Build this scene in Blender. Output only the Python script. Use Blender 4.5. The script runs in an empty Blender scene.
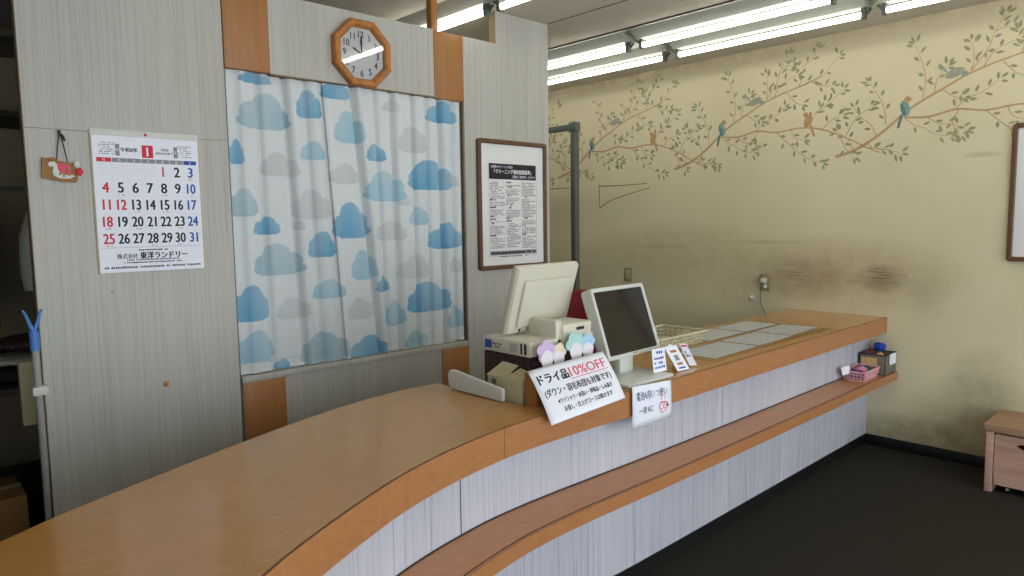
import bpy, bmesh, math, random
from mathutils import Vector, Matrix
random.seed(7)
S = bpy.context.scene
COL = S.collection
V3 = Vector
PI = math.pi

# ------------------------------------------------------------------ colour / materials
def lin(c):
    c /= 255.0
    return c / 12.92 if c <= 0.04045 else ((c + 0.055) / 1.055) ** 2.4
def rgb(r, g, b): return (lin(r), lin(g), lin(b), 1.0)

class NT:
    def __init__(s, name):
        s.m = bpy.data.materials.new(name); s.m.use_nodes = True
        s.t = s.m.node_tree; s.b = s.t.nodes['Principled BSDF']
    def n(s, typ, **kw):
        n = s.t.nodes.new(typ)
        for k, v in kw.items():
            if k in n.inputs: n.inputs[k].default_value = v
            else: setattr(n, k, v)
        return n
    def l(s, a, b): s.t.links.new(a, b)
    def coords(s, scale=(1, 1, 1), loc=(0, 0, 0), rot=(0, 0, 0)):
        tc = s.n('ShaderNodeTexCoord'); mp = s.n('ShaderNodeMapping')
        mp.inputs['Scale'].default_value = scale; mp.inputs['Location'].default_value = loc
        mp.inputs['Rotation'].default_value = rot
        s.l(tc.outputs['Object'], mp.inputs['Vector']); return mp.outputs['Vector']
    def noise(s, vec, scale=5, detail=4, rough=.55):
        n = s.n('ShaderNodeTexNoise'); n.inputs['Scale'].default_value = scale
        n.inputs['Detail'].default_value = detail; n.inputs['Roughness'].default_value = rough
        s.l(vec, n.inputs['Vector']); return n.outputs['Fac']
    def ramp(s, fac, stops):
        r = s.n('ShaderNodeValToRGB'); e = r.color_ramp.elements
        while len(e) < len(stops): e.new(0.5)
        for i, (p, c) in enumerate(stops): e[i].position = p; e[i].color = c
        s.l(fac, r.inputs['Fac']); return r.outputs['Color']
    def mix(s, fac, a, b, mode='MIX'):
        m = s.n('ShaderNodeMix', data_type='RGBA', blend_type=mode)
        for sock, v in ((m.inputs[0], fac), (m.inputs[6], a), (m.inputs[7], b)):
            if hasattr(v, 'is_linked'): s.l(v, sock)
            else: sock.default_value = v
        return m.outputs[2]
    def math(s, op, a, b=0.0, clamp=False):
        m = s.n('ShaderNodeMath', operation=op, use_clamp=clamp)
        for sock, v in ((m.inputs[0], a), (m.inputs[1], b)):
            if hasattr(v, 'is_linked'): s.l(v, sock)
            else: sock.default_value = v
        return m.outputs[0]
    def bump(s, h, strength=.2, dist=.002):
        b = s.n('ShaderNodeBump'); b.inputs['Strength'].default_value = strength
        b.inputs['Distance'].default_value = dist
        s.l(h, b.inputs['Height']); s.l(b.outputs['Normal'], s.b.inputs['Normal'])
    def out(s, col=None, rough=.5, spec=.5, metal=0.0):
        if col is not None:
            if hasattr(col, 'is_linked'): s.l(col, s.b.inputs['Base Color'])
            else: s.b.inputs['Base Color'].default_value = col
        s.b.inputs['Roughness'].default_value = rough
        s.b.inputs['Specular IOR Level'].default_value = spec
        s.b.inputs['Metallic'].default_value = metal
        return s.m

def plain(name, c, rough=.5, spec=.5, metal=0.0, var=.06, scale=40):
    t = NT(name); col = rgb(*c)
    f = t.noise(t.coords(), scale, 3)
    lo = tuple(x * (1 - var) for x in col[:3]) + (1,); hi = tuple(min(1, x * (1 + var)) for x in col[:3]) + (1,)
    return t.out(t.ramp(f, [(.3, lo), (.7, hi)]), rough, spec, metal)

def streak(name, stops, rough, sc=(55, 55, 1.2), spec=.4, bump=.08):
    t = NT(name)
    f = t.noise(t.coords(sc), 1.0, 6, .62)
    f2 = t.noise(t.coords((4, 4, .5)), 1.0, 3, .5)
    c = t.ramp(f, stops)
    c = t.mix(t.math('MULTIPLY', f2, .35), c, stops[0][1], 'MULTIPLY')
    t.bump(f, bump, .001)
    return t.out(c, rough, spec)

M = {}
M['panel'] = streak('whitewashed_panel', [(.25, rgb(164, 162, 153)), (.5, rgb(182, 180, 171)), (.75, rgb(191, 189, 180))], .5, (110, 110, 1.6))
M['front_panel'] = streak('streaked_counter_panel', [(.30, rgb(144, 145, 152)), (.42, rgb(190, 191, 199)), (.7, rgb(208, 209, 216))], .45, (130, 130, 1.6))
M['panel_edge'] = plain('panel_edge_timber', (120, 100, 72), .7)
M['orange'] = streak('orange_wood_panel', [(.25, rgb(154, 104, 54)), (.5, rgb(164, 113, 60)), (.75, rgb(172, 121, 67))], .45, (70, 70, 1.5), .4, .02)

def counter_wood(name, a, b, c, rough, sc=(2.5, 45, 45)):
    t = NT(name)
    f = t.noise(t.coords(sc, rot=(0, 0, .15)), 1.0, 5, .6)
    g = t.noise(t.coords((120, 120, 120)), 1.0, 2, .5)
    col = t.ramp(f, [(.25, rgb(*a)), (.5, rgb(*b)), (.78, rgb(*c))])
    col = t.mix(t.math('MULTIPLY', g, .22), col, rgb(*a), 'MULTIPLY')
    t.bump(f, .03, .0006)
    return t.out(col, rough, .5)
M['top'] = counter_wood('counter_top_laminate', (177, 129, 66), (185, 137, 74), (192, 145, 84), .15, (14, 60, 60))
M['band'] = counter_wood('counter_edge_band', (164, 110, 66), (173, 119, 74), (181, 128, 82), .38, (14, 60, 60))
M['ledge'] = counter_wood('ledge_wood', (184, 126, 80), (193, 135, 88), (200, 144, 97), .3, (14, 60, 60))
M['dark_line'] = plain('dark_joint', (52, 42, 36), .7)
M['black'] = plain('black_vinyl', (14, 14, 15), .5)
M['black_print'] = plain('black_ink', (22, 22, 24), .7)
M['red_print'] = plain('red_ink', (196, 44, 60), .7)
M['pink_print'] = plain('pink_red_ink', (214, 78, 104), .7)
M['blue_print'] = plain('blue_ink', (36, 76, 160), .7)
M['grey_print'] = plain('grey_ink', (130, 130, 134), .7)
M['paper'] = plain('white_paper', (226, 229, 238), .75, .3, 0, .015, 8)
M['mat'] = plain('mount_paper', (216, 216, 214), .6, .4, 0, .015, 8)
M['offwhite'] = plain('aged_white_plastic', (200, 196, 178), .42, .45, 0, .02, 6)
M['whiteplastic'] = plain('white_plastic', (196, 198, 190), .4, .45, 0, .02, 6)
M['beige'] = plain('beige_card', (176, 165, 132), .75, .3, 0, .05, 12)
M['steel'] = plain('grey_painted_steel', (92, 100, 92), .4, .5, .3, .05, 20)
M['chrome'] = plain('chrome', (190, 190, 190), .2, .5, 1.0, .02)
M['frame_wood'] = streak('brown_frame_wood', [(.3, rgb(84, 56, 36)), (.55, rgb(106, 73, 48)), (.8, rgb(122, 87, 60))], .4, (90, 90, 6))
M['clock_wood'] = streak('clock_oak', [(.3, rgb(150, 92, 38)), (.55, rgb(180, 118, 54)), (.8, rgb(194, 134, 70))], .4, (30, 30, 30))
M['dial'] = plain('clock_dial', (214, 212, 206), .6, .4, 0, .01, 8)
M['bench'] = streak('pinkish_bench_wood', [(.3, rgb(176, 140, 122)), (.55, rgb(196, 160, 142)), (.8, rgb(206, 174, 156))], .5, (40, 3, 40))
M['bench_top'] = streak('bench_top_wood', [(.3, rgb(160, 128, 100)), (.55, rgb(178, 146, 116)), (.8, rgb(190, 158, 128))], .5, (40, 3, 40))
M['darkwood'] = plain('dark_stained_wood', (52, 42, 32), .7)
M['shirt'] = plain('pale_shirt_cloth', (176, 178, 164), .9, .2)
M['card_brown'] = plain('brown_cardboard', (150, 112, 72), .85, .2)
M['carpet'] = None
t = NT('dark_carpet'); f = t.noise(t.coords((260, 260, 260)), 1, 3, .7); f2 = t.noise(t.coords((3, 3, 3)), 1, 3)
c = t.ramp(f, [(.3, rgb(27, 26, 21)), (.7, rgb(54, 51, 41))]); c = t.mix(t.math('MULTIPLY', f2, .5), c, rgb(50, 46, 36), 'MIX')
t.bump(f, .6, .004); M['carpet'] = t.out(c, .95, .15)
t = NT('rough_ceiling'); f = t.noise(t.coords((90, 90, 90)), 1, 5, .7); f2 = t.noise(t.coords((1.5, 1.5, 1)), 1, 3)
c = t.ramp(f, [(.3, rgb(196, 191, 175)), (.7, rgb(218, 213, 198))]); c = t.mix(t.math('MULTIPLY', f2, .6), c, rgb(178, 166, 148))
t.bump(f, .5, .004); M['ceiling'] = t.out(c, .9, .1)
M['plain_wall'] = plain('dull_plaster', (150, 140, 112), .9, .2)
M['white_metal'] = plain('dusty_grey_enamel', (168, 170, 158), .35, .5, 0, .02)
M['fixture_plate'] = plain('pale_fixture_plate', (168, 172, 158), .5, .4, 0, .03, 5)
t = NT('lit_tube'); t.out((1, 1, 1, 1), .4); t.b.inputs['Emission Color'].default_value = (1.0, .97, .88, 1); t.b.inputs['Emission Strength'].default_value = 12.0
M['tube'] = t.m

# wallpaper with grime and a painted shadow band: noise-broken blots at fixed places on the wall
t = NT('cream_wallpaper_with_grime')
vec = t.coords(); f = t.noise(vec, 1.3, 4); g = t.noise(t.coords((9, 9, 9)), 1, 6, .7)
fine = t.noise(t.coords((160, 160, 160)), 1, 2)
col = t.ramp(f, [(.3, rgb(205, 195, 161)), (.7, rgb(214, 205, 173))])
col = t.mix(t.math('MULTIPLY', fine, .2), col, rgb(176, 164, 128))
streaky = t.noise(t.coords((1, 5, 60)), 1, 4, .6)
def blot(y, z, ry, rz, strength, colr, pat):
    global col
    sx = t.n('ShaderNodeSeparateXYZ'); t.l(vec, sx.inputs[0])
    dy = t.math('POWER', t.math('DIVIDE', t.math('SUBTRACT', sx.outputs[1], y), ry), 2.0)
    dz = t.math('POWER', t.math('DIVIDE', t.math('SUBTRACT', sx.outputs[2], z), rz), 2.0)
    d = t.math('SUBTRACT', 1.0, t.math('ADD', dy, dz), True)
    k = t.math('MULTIPLY', t.math('MULTIPLY', d, t.math('MULTIPLY', pat, 2.0)), strength, True)
    col = t.mix(k, col, colr)
brown = rgb(140, 114, 84); grey = rgb(112, 104, 84)
blot(1.95, 1.12, .85, .28, .42, brown, g)
blot(1.62, 1.10,   .18, .11, .5, rgb(96, 76, 54), streaky)
blot(2.15, 1.08, .40, .18, .35, rgb(110, 90, 66), streaky)
blot(2.5, .96, .35, .16, .3, rgb(150, 128, 84), g)
blot(1.35, 1.02, .14, .2, .18, grey, g)
blot(3.2, 1.20, 1.0, .3, .35, rgb(150, 132, 90), g)
blot(3.3, 1.28, .3, .02, .2, grey, streaky)
blot(2.4, 1.33, .3, .02, .3, brown, streaky)
blot(1.05, .15, .45, .42, .45, rgb(118, 100, 62), g)
blot(1.05, .45, .22, .3, .3, grey, g)
blot(1.45, .1, .5, .16, .5, rgb(96, 84, 60), g)
blot(3.3, 2.72, 4.0, .12, .5, rgb(128, 100, 76), g)  # fixture shadow under the ceiling, painted as a darker band
blot(1.1, 1.85, .12, .02, .3, grey, streaky)
t.bump(fine, .1, .001)
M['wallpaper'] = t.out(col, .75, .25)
M['leaf'] = plain('faded_leaf_print', (148, 146, 113), .8, .2, 0, .12, 20)
M['twig'] = plain('faded_twig_print', (180, 150, 112), .8, .2, 0, .08, 20)
M['teal'] = plain('teal_bird_print', (120, 154, 148), .8, .2, 0, .2, 60)
M['tealdark'] = plain('dark_teal_print', (92, 124, 126), .8, .2)
M['rust'] = plain('rust_bird_print', (180, 144, 104), .8, .2, 0, .15, 60)
M['greybird'] = plain('grey_bird_print', (150, 152, 136), .8, .2, 0, .12, 60)
M['crease'] = plain('paper_crease', (140, 126, 96), .8, .2)  # shade of the wallpaper wrinkles, painted as flat darker strips
M['scuff'] = plain('dark_scuff', (104, 84, 60), .9, .1)
M['creaselight'] = plain('paper_crease_lit', (206, 196, 162), .8, .2)  # lit side of a wrinkle, painted as a paler strip

# ------------------------------------------------------------------ mesh builder
def WM(o):
    m = o.matrix_basis.copy()
    return WM(o.parent) @ m if o.parent else m

class MB:
    """collects shapes (world or local coordinates) for ONE mesh object"""
    def __init__(s): s.v = []; s.f = []; s.mi = []; s.sm = []; s.X = Matrix.Identity(4)
    def add(s, vs, fs, mi=0, smooth=False, X=None):
        X = s.X @ X if X is not None else s.X
        b = len(s.v); s.v += [tuple(X @ V3(v)) for v in vs]
        s.f += [tuple(b + i for i in f) for f in fs]; s.mi += [mi] * len(fs); s.sm += [smooth] * len(fs)
    def bm(s, b, mi=0, smooth=False, X=None):
        b.verts.ensure_lookup_table(); b.verts.index_update()
        s.add([v.co[:] for v in b.verts], [[v.index for v in f.verts] for f in b.faces], mi, smooth, X); b.free()
    def box(s, x0, x1, y0, y1, z0, z1, bev=0.0, mi=0, X=None, seg=2):
        b = bmesh.new(); bmesh.ops.create_cube(b, size=1.0)
        for v in b.verts:
            v.co = V3(((x0 + x1) / 2 + v.co.x * (x1 - x0), (y0 + y1) / 2 + v.co.y * (y1 - y0), (z0 + z1) / 2 + v.co.z * (z1 - z0)))
        if bev > 0:
            bmesh.ops.bevel(b, geom=list(b.edges), offset=bev, segments=seg, profile=.5, affect='EDGES')
        bmesh.ops.recalc_face_normals(b, faces=b.faces)
        s.bm(b, mi, bev > 0, X)
    def tube(s, pts, r, n=10, mi=0, caps=True, X=None):
        pts = [V3(p) for p in pts]; rs = r if isinstance(r, (list, tuple)) else [r] * len(pts)
        vs = []; fs = []; up = None
        for i, p in enumerate(pts):
            d = (pts[min(i + 1, len(pts) - 1)] - pts[max(i - 1, 0)]).normalized()
            if up is None: up = V3((0, 0, 1)) if abs(d.z) < .9 else V3((1, 0, 0))
            a = d.cross(up).normalized(); c = a.cross(d).normalized(); up = c
            for k in range(n):
                q = 2 * PI * k / n; vs.append(p + (a * math.cos(q) + c * math.sin(q)) * rs[i])
        for i in range(len(pts) - 1):
            for k in range(n):
                k2 = (k + 1) % n; fs.append((i * n + k, i * n + k2, (i + 1) * n + k2, (i + 1) * n + k))
        if caps: fs.append(tuple(range(n))[::-1]); fs.append(tuple((len(pts) - 1) * n + k for k in range(n)))
        s.add(vs, fs, mi, True, X)
    def prism(s, poly, z0, z1, mi=0, X=None, smooth=False):
        n = len(poly)
        vs = [(x, y, z0) for x, y in poly] + [(x, y, z1) for x, y in poly]
        fs = [tuple(range(n))[::-1], tuple(range(n, 2 * n))] + [(i, (i + 1) % n, n + (i + 1) % n, n + i) for i in range(n)]
        s.add(vs, fs, mi, smooth, X)
    def poly(s, pts, mi=0, X=None): s.add(pts, [tuple(range(len(pts)))], mi, False, X)
    def sphere(s, c, r, mi=0, sx=1, sy=1, sz=1, X=None, u=16, v=10):
        b = bmesh.new(); bmesh.ops.create_uvsphere(b, u_segments=u, v_segments=v, radius=r)
        for q in b.verts: q.co = V3((c[0] + q.co.x * sx, c[1] + q.co.y * sy, c[2] + q.co.z * sz))
        s.bm(b, mi, True, X)
    def build(s, name, mat, parent=None, local=False):
        me = bpy.data.meshes.new(name); vs = s.v
        if parent is not None and not local:
            inv = WM(parent).inverted(); vs = [tuple(inv @ V3(v)) for v in vs]
        me.from_pydata(vs, [], s.f)
        mats = mat if isinstance(mat, (list, tuple)) else [mat]
        for m in mats: me.materials.append(M[m] if isinstance(m, str) else m)
        me.polygons.foreach_set('material_index', s.mi); me.polygons.foreach_set('use_smooth', s.sm)
        if any(s.sm): me.set_sharp_from_angle(angle=math.radians(40))
        me.update()
        o = bpy.data.objects.new(name, me); COL.objects.link(o)
        if parent is not None: o.parent = parent
        return o

def tag(o, label, cat, group=None, kind=None):
    if label: o['label'] = label
    if cat: o['category'] = cat
    if group: o['group'] = group
    if kind: o['kind'] = kind
    return o
def thing(name, label, cat, loc=(0, 0, 0), rz=0.0, group=None):
    o = bpy.data.objects.new(name, None); COL.objects.link(o); o.empty_display_size = .05
    o.location = loc; o.rotation_euler = (0, 0, rz)
    return tag(o, label, cat, group)
def struct(o): o['kind'] = 'structure'; return o
def copy_tree(o, parent=None):
    c = o.copy(); COL.objects.link(c); c.parent = parent
    for ch in [k for k in COL.objects if k.parent is o]: copy_tree(ch, c)
    return c

# text -> polygons, laid into an MB through a frame (origin, right, up)
_tc = {}
def glyphs(txt, bold=0.0):
    k = (txt, bold)
    if k in _tc: return _tc[k]
    cu = bpy.data.curves.new('lettering', 'FONT'); cu.body = txt; cu.size = 1.0; cu.offset = bold; cu.resolution_u = 3
    cu.align_x = 'CENTER'; cu.align_y = 'CENTER'
    ob = bpy.data.objects.new('lettering', cu); COL.objects.link(ob)
    dg = bpy.context.evaluated_depsgraph_get(); dg.update()
    me = bpy.data.meshes.new_from_object(ob.evaluated_get(dg))
    r = ([tuple(v.co) for v in me.vertices], [tuple(p.vertices) for p in me.polygons])
    bpy.data.objects.remove(ob); bpy.data.curves.remove(cu); bpy.data.meshes.remove(me)
    _tc[k] = r; return r
def frame(o, r, u):
    r = V3(r).normalized(); u = V3(u).normalized(); n = r.cross(u)
    return Matrix(((r.x, u.x, n.x, o[0]), (r.y, u.y, n.y, o[1]), (r.z, u.z, n.z, o[2]), (0, 0, 0, 1)))
def letter(mb, X, txt, cx, cy, size, mi=0, bold=0.0, width=None, xs=1.0, rot=0.0, lift=0.0):
    vs, fs = glyphs(txt)
    if not vs: return
    x0 = min(v[0] for v in vs); x1 = max(v[0] for v in vs); y0 = min(v[1] for v in vs); y1 = max(v[1] for v in vs)
    if width: xs = width / ((x1 - x0) * size)
    ca, sa = math.cos(rot), math.sin(rot)
    q = bold * size; shifts = ((0, 0),) if bold < .004 else ((-q, 0), (q, 0), (0, q * .6), (0, -q * .6))
    for n_, (sx, sy) in enumerate(shifts):      # heavier strokes, each copy a hair above the last
        out = []
        for v in vs:
            a = (v[0] - (x0 + x1) / 2) * size * xs + sx; b = (v[1] - (y0 + y1) / 2) * size + sy
            out.append((cx + a * ca - b * sa, cy + a * sa + b * ca, lift + n_ * .00012))
        mb.add(out, fs, mi, False, X)
def rect(mb, X, x0, x1, y0, y1, mi=0, lift=0.0):
    mb.add([(x0, y0, lift), (x1, y0, lift), (x1, y1, lift), (x0, y1, lift)], [(0, 1, 2, 3)], mi, False, X)
def scribble(mb, X, x0, x1, y, h, mi=0, lo=.3, hi=1.0, lift=0.0, gap=.25):
    """a line of print too small to read: short dashes the size of its characters"""
    x = x0
    while x < x1 - h * .4:
        w = h * random.uniform(lo, hi); w = min(w, x1 - x)
        if random.random() > gap: rect(mb, X, x, x + w, y - h * random.uniform(.3, .5), y + h * random.uniform(.3, .5), mi, lift)
        x += w + h * .22

XW, YP, ZC, ZT = 4.773, 3.03, 2.70, .856

# ------------------------------------------------------------------ room shell
b = MB(); b.box(-2.7, 4.9, -2.4, 5.4, -.1, 0); struct(b.build('floor', 'carpet'))
b = MB(); b.box(-2.7, 4.9, -2.4, 5.4, ZC, ZC + .1)
ceil = struct(b.build('ceiling', 'ceiling'))
b = MB()
for x in (3.16, 1.3, -.5): b.box(x - .004, x + .004, -2.3, 5.3, ZC - .0015, ZC + .01)
b.box(3.604, 3.6145, -1.2, 5.18, ZC - .007, ZC + .01)
b.build('ceiling_joint', 'dark_line', ceil)
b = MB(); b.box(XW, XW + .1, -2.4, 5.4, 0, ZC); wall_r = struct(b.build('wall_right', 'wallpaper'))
b = MB(); b.box(-2.7, 4.9, 5.2, 5.3, 0, ZC); struct(b.build('wall_back', 'plain_wall'))
b = MB(); b.box(-2.7, -2.6, -2.4, 5.4, 0, ZC); struct(b.build('wall_left', 'plain_wall'))
b = MB(); b.box(-2.6, -.3, YP, YP + .06, 0, ZC); struct(b.build('wall_partition_side', 'panel'))  # added out of view to keep the back room dark
b = MB(); b.box(1.30, 1.36, YP + .12, 5.2, 0, ZC); struct(b.build('wall_divider', 'plain_wall'))  # added unseen wall, stops tube light reaching the dark back room
b = MB()
b.box(-2.6, XW, -2.3, -2.2, 0, .25); b.box(-2.6, XW, -2.3, -2.2, 2.45, ZC)
b.box(-2.6, -2.3, -2.3, -2.2, .25, 2.45); b.box(4.45, XW, -2.3, -2.2, .25, 2.45)
struct(b.build('wall_front', 'plain_wall'))
b = MB()
for x in (-2.3, -1.0, .4, 1.8, 3.2, 4.42): b.box(x, x + .04, -2.29, -2.22, .25, 2.45, .004)
for z in (.25, 2.41): b.box(-2.3, 4.45, -2.29, -2.22, z, z + .04, .004)
struct(b.build('window_1', 'steel'))
b = MB(); b.box(XW - .012, XW, -2.2, 1.684, 0, .07, .003); struct(b.build('baseboard_right', 'black'))

# partition wall: streaked boards with orange wood blocks around the curtained opening
b = MB()
b.box(.455, 1.178, YP, YP + .05, 0, 1.862); b.box(.455, 1.178, YP, YP + .05, 1.8640, ZC)
b.box(1.19, 2.49, YP + .004, YP + .05, 0, .80); b.box(1.19, 2.49, YP, YP + .09, .80, .828, .003)
b.box(1.384, 2.29, YP, YP + .05, 2.172, 2.52)
b.box(2.492, 2.735, YP, YP + .05, 0, 2.517); b.box(2.735, 3.165, YP, YP + .055, 0, ZC - .002)
part = struct(b.build('wall_partition', 'panel'))
b = MB(); b.box(.452, .455, YP + .002, YP + .05, 0, ZC); b.box(1.1785, 1.1845, YP + .02, YP + .05, 0, ZC); b.box(.46, 1.178, YP + .004, YP + .05, 1.862, 1.864)
b.box(2.4875, 2.4925, YP + .012, YP + .05, 0, 2.51)
b.build('board_joint', 'panel_edge', part)
b = MB(); b.box(2.7335, 2.7352, YP + .001, YP + .054, 2.517, ZC - .003); b.build('raw_board_edge', 'panel_edge', part)
for x0, x1, z0, z1 in ((1.182, 1.382, 2.172, ZC), (2.291, 2.489, 2.163, 2.515), (1.192, 1.388, 0, .80), (2.300, 2.489, 0, .80)):
    b = MB(); b.box(x0, x1, YP - .003, YP + .048, z0, z1, .002); b.build('wood_block', 'orange', part)
b = MB(); b.box(2.472, 2.490, YP + .03, YP + .10, .828, 2.17); b.box(1.185, 1.195, YP + .03, YP + .10, .828, 2.17)
b.build('opening_jamb', 'steel', part)
b = MB(); b.box(1.384, 2.29, YP + .002, YP + .06, 2.166, 2.1725); b.build('lintel_underside', 'panel_edge', part)
# blemish: a small stained knot and two nail holes on the left board
b = MB(); b.sphere((.873, YP, .855), .012, 0, 1, .12, 1); b.sphere((.70, YP, 1.25), .004, 0, 1, .2, 1); b.build('stain_mark', 'clock_wood', part)
b = MB(); b.box(2.325, 2.370, YP + .06, YP + .105, 2.30, ZC - .002, .004)
o = b.build('wooden_post', 'orange'); tag(o, 'square timber post rising behind the lintel up to the ceiling', 'post')

# painted frieze on the papered wall
mb = MB(); XM = XW - .0012
def wp(y, z, k=0): return (XM - k * .0004, y, z)
def ribbon(pts, w0, w1, mi, k=0):
    P = []
    for i in range(len(pts) - 1):                       # smooth the line (Catmull-Rom)
        p0 = pts[max(i - 1, 0)]; p1 = pts[i]; p2 = pts[i + 1]; p3 = pts[min(i + 2, len(pts) - 1)]
        for q in range(5):
            u = q / 5.0
            P.append(tuple(.5 * ((2 * p1[a]) + (-p0[a] + p2[a]) * u + (2 * p0[a] - 5 * p1[a] + 4 * p2[a] - p3[a]) * u * u + (-p0[a] + 3 * p1[a] - 3 * p2[a] + p3[a]) * u ** 3) for a in (0, 1)))
    P.append(pts[-1]); n = len(P); vs = []
    for i, p in enumerate(P):
        a = P[max(i - 1, 0)]; c = P[min(i + 1, n - 1)]; d = V3((c[0] - a[0], c[1] - a[1])).normalized()
        w = (w0 + (w1 - w0) * i / (n - 1)) / 2
        vs += [wp(p[0] - d.y * w, p[1] + d.x * w, k), wp(p[0] + d.y * w, p[1] - d.x * w, k)]
    mb.add(vs, [(2 * i, 2 * i + 1, 2 * i + 3, 2 * i + 2) for i in range(n - 1)], mi)
    return P
def leaf(y, z, a, L, W):
    d = (math.cos(a), math.sin(a)); e = (-d[1], d[0]); pts = []; kz = R.uniform(.2, 1.8)
    for u, w in ((0, 0), (.25, .38), (.55, .5), (.82, .28), (1, 0), (.82, -.28), (.55, -.5), (.25, -.38)):
        pts.append(wp(y + d[0] * u * L + e[0] * w * W, z + d[1] * u * L + e[1] * w * W, kz))
    mb.poly(pts, 1)
def leafy(P, step, p, L):
    acc = 0; side = 1
    for i in range(1, len(P)):
        dy = P[i][0] - P[i - 1][0]; dz = P[i][1] - P[i - 1][1]; s = math.hypot(dy, dz); acc += s
        if acc > step or i == len(P) - 1:
            acc = 0; side = -side; a = math.atan2(dz, dy)
            if R.random() < p:
                for sd in ((side,) if i < len(P) - 1 else (-1, 0, 1)):
                    an = a + sd * R.uniform(.5, 1.1); off = R.uniform(.006, .02)
                    leaf(P[i][0] + math.cos(an) * off, P[i][1] + math.sin(an) * off, an, L * R.uniform(.75, 1.1), .017 * R.uniform(.85, 1.2))
def ellipse(y, z, ry, rz, a, mi, k, n=18):
    ca, sa = math.cos(a), math.sin(a)
    mb.poly([wp(y + ry * math.cos(q) * ca - rz * math.sin(q) * sa, z + ry * math.cos(q) * sa + rz * math.sin(q) * ca, k) for q in [2 * PI * i / n for i in range(n)]], mi)
MAIN = [[(.413, 1.898), (.281, 1.937), (.136, 2.023), (0, 2.136), (-.095, 2.197), (-.204, 2.253), (-.326, 2.315), (-.46, 2.361), (-.592, 2.394), (-.74, 2.44)],
        [(.003, 2.11), (-.133, 2.097), (-.282, 2.124), (-.426, 2.1), (-.575, 2.113), (-.707, 2.099), (-.835, 2.051), (-.947, 1.995), (-1.035, 1.943), (-1.12, 1.903)]]
TWIG = [[(-.094, 2.208), (-.109, 2.319), (-.086, 2.425), (-.044, 2.535)], [(-.343, 2.332), (-.423, 2.444), (-.452, 2.534), (-.498, 2.619)],
        [(-.452, 2.534), (-.49, 2.545), (-.525, 2.548)], [(-.343, 2.332), (-.357, 2.398), (-.344, 2.498)], [(.107, 2.074), (.121, 2.183), (.165, 2.275), (.209, 2.346)],
        [(-.263, 2.118), (-.332, 2.175), (-.416, 2.213), (-.481, 2.261)], [(-.426, 2.1), (-.503, 2.025), (-.592, 1.946), (-.677, 1.892), (-.749, 1.864)],
        [(-1.035, 1.943), (-1.14, 1.923), (-1.231, 1.894)], [(-.693, 2.193), (-.784, 2.25), (-.871, 2.328)], [(-.592, 2.394), (-.70, 2.43), (-.755, 2.458), (-.842, 2.555)],
        [(-.66, 2.12), (-.70, 2.20), (-.76, 2.255)], [(-.902, 2.03), (-.964, 2.138), (-1.048, 2.194)], [(.003, 2.11), (-.05, 2.06), (-.106, 2.036), (-.17, 1.99), (-.245, 1.974)],
        [(-.12, 2.10), (-.19, 2.05), (-.26, 2.04), (-.33, 2.0)], [(.16, 2.01), (.20, 2.09), (.26, 2.14), (.30, 2.20)], [(.30, 1.93), (.33, 2.0), (.40, 2.06)], [(.22, 1.97), (.16, 1.93), (.08, 1.92)], [(-.16, 2.23), (-.17, 2.31), (-.22, 2.38)], [(-.75, 2.09), (-.80, 2.14), (-.86, 2.16)], [(-.53, 2.11), (-.56, 2.05), (-.62, 2.03)], [(-.40, 2.34), (-.46, 2.43), (-.56, 2.47)], [(-.66, 2.42), (-.72, 2.38), (-.80, 2.37)], [(-.87, 2.03), (-.90, 1.95), (-.95, 1.90)], [(-.60, 2.52), (-.66, 2.56), (-.70, 2.62)], [(-.5, 2.36), (-.56, 2.29), (-.60, 2.27)], [(-.2, 2.25), (-.26, 2.20), (-.30, 2.19)],
        [(-.58, 2.39), (-.60, 2.46), (-.57, 2.52)], [(-.30, 2.13), (-.26, 2.05), (-.30, 1.98)]]
R = random.Random(3)
for base in (5.29, 4.04, 2.771, 1.519, .27):
    for j, pts in enumerate(MAIN):
        q = [(base + y, z) for y, z in pts if base + y < 5.15]
        if len(q) < 3: continue
        ribbon(q, .020 if j == 0 else .013, .007, 0)
    for pts in TWIG:
        q = [(base + y, z) for y, z in pts if base + y < 5.15]
        if len(q) == len(pts): leafy(ribbon(q, .006, .003, 0), .032, .95, .047)
    if base < 5.0:
        y = base                                         # teal bird
        ellipse(y - .002, 2.165, .025, .050, -.3, 2, 2); ellipse(y - .014, 2.215, .019, .019, 0, 5, 3); ellipse(y + .010, 2.155, .012, .042, -.3, 3, 3)
        mb.poly([wp(y + .026, 2.125, 3), wp(y + .006, 2.125, 3), wp(y + .028, 2.045, 3), wp(y + .042, 2.045, 3)], 3)
        mb.poly([wp(y - .030, 2.219, 3), wp(y - .030, 2.210, 3), wp(y - .042, 2.213, 3)], 3)
        y = base - .262                                  # grey bird looking down the branch
        ellipse(y, 2.335, .052, .026, -.35 + PI, 4, 2); ellipse(y - .052, 2.322, .020, .018, 0, 4, 3)
        mb.poly([wp(y + .042, 2.360, 3), wp(y + .034, 2.336, 3), wp(y + .092, 2.385, 3), wp(y + .080, 2.405, 3)], 4)
        y = base - .649                                  # rust bird
        ellipse(y, 2.155, .026, .044, .35, 5, 2); ellipse(y + .016, 2.198, .017, .017, 0, 5, 3)
        mb.poly([wp(y - .008, 2.122, 3), wp(y - .028, 2.130, 3), wp(y - .052, 2.052, 3), wp(y - .038, 2.046, 3)], 0)
mb.build('painted_frieze', ['twig', 'leaf', 'teal', 'tealdark', 'greybird', 'rust'], wall_r)
mb = MB()
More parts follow.
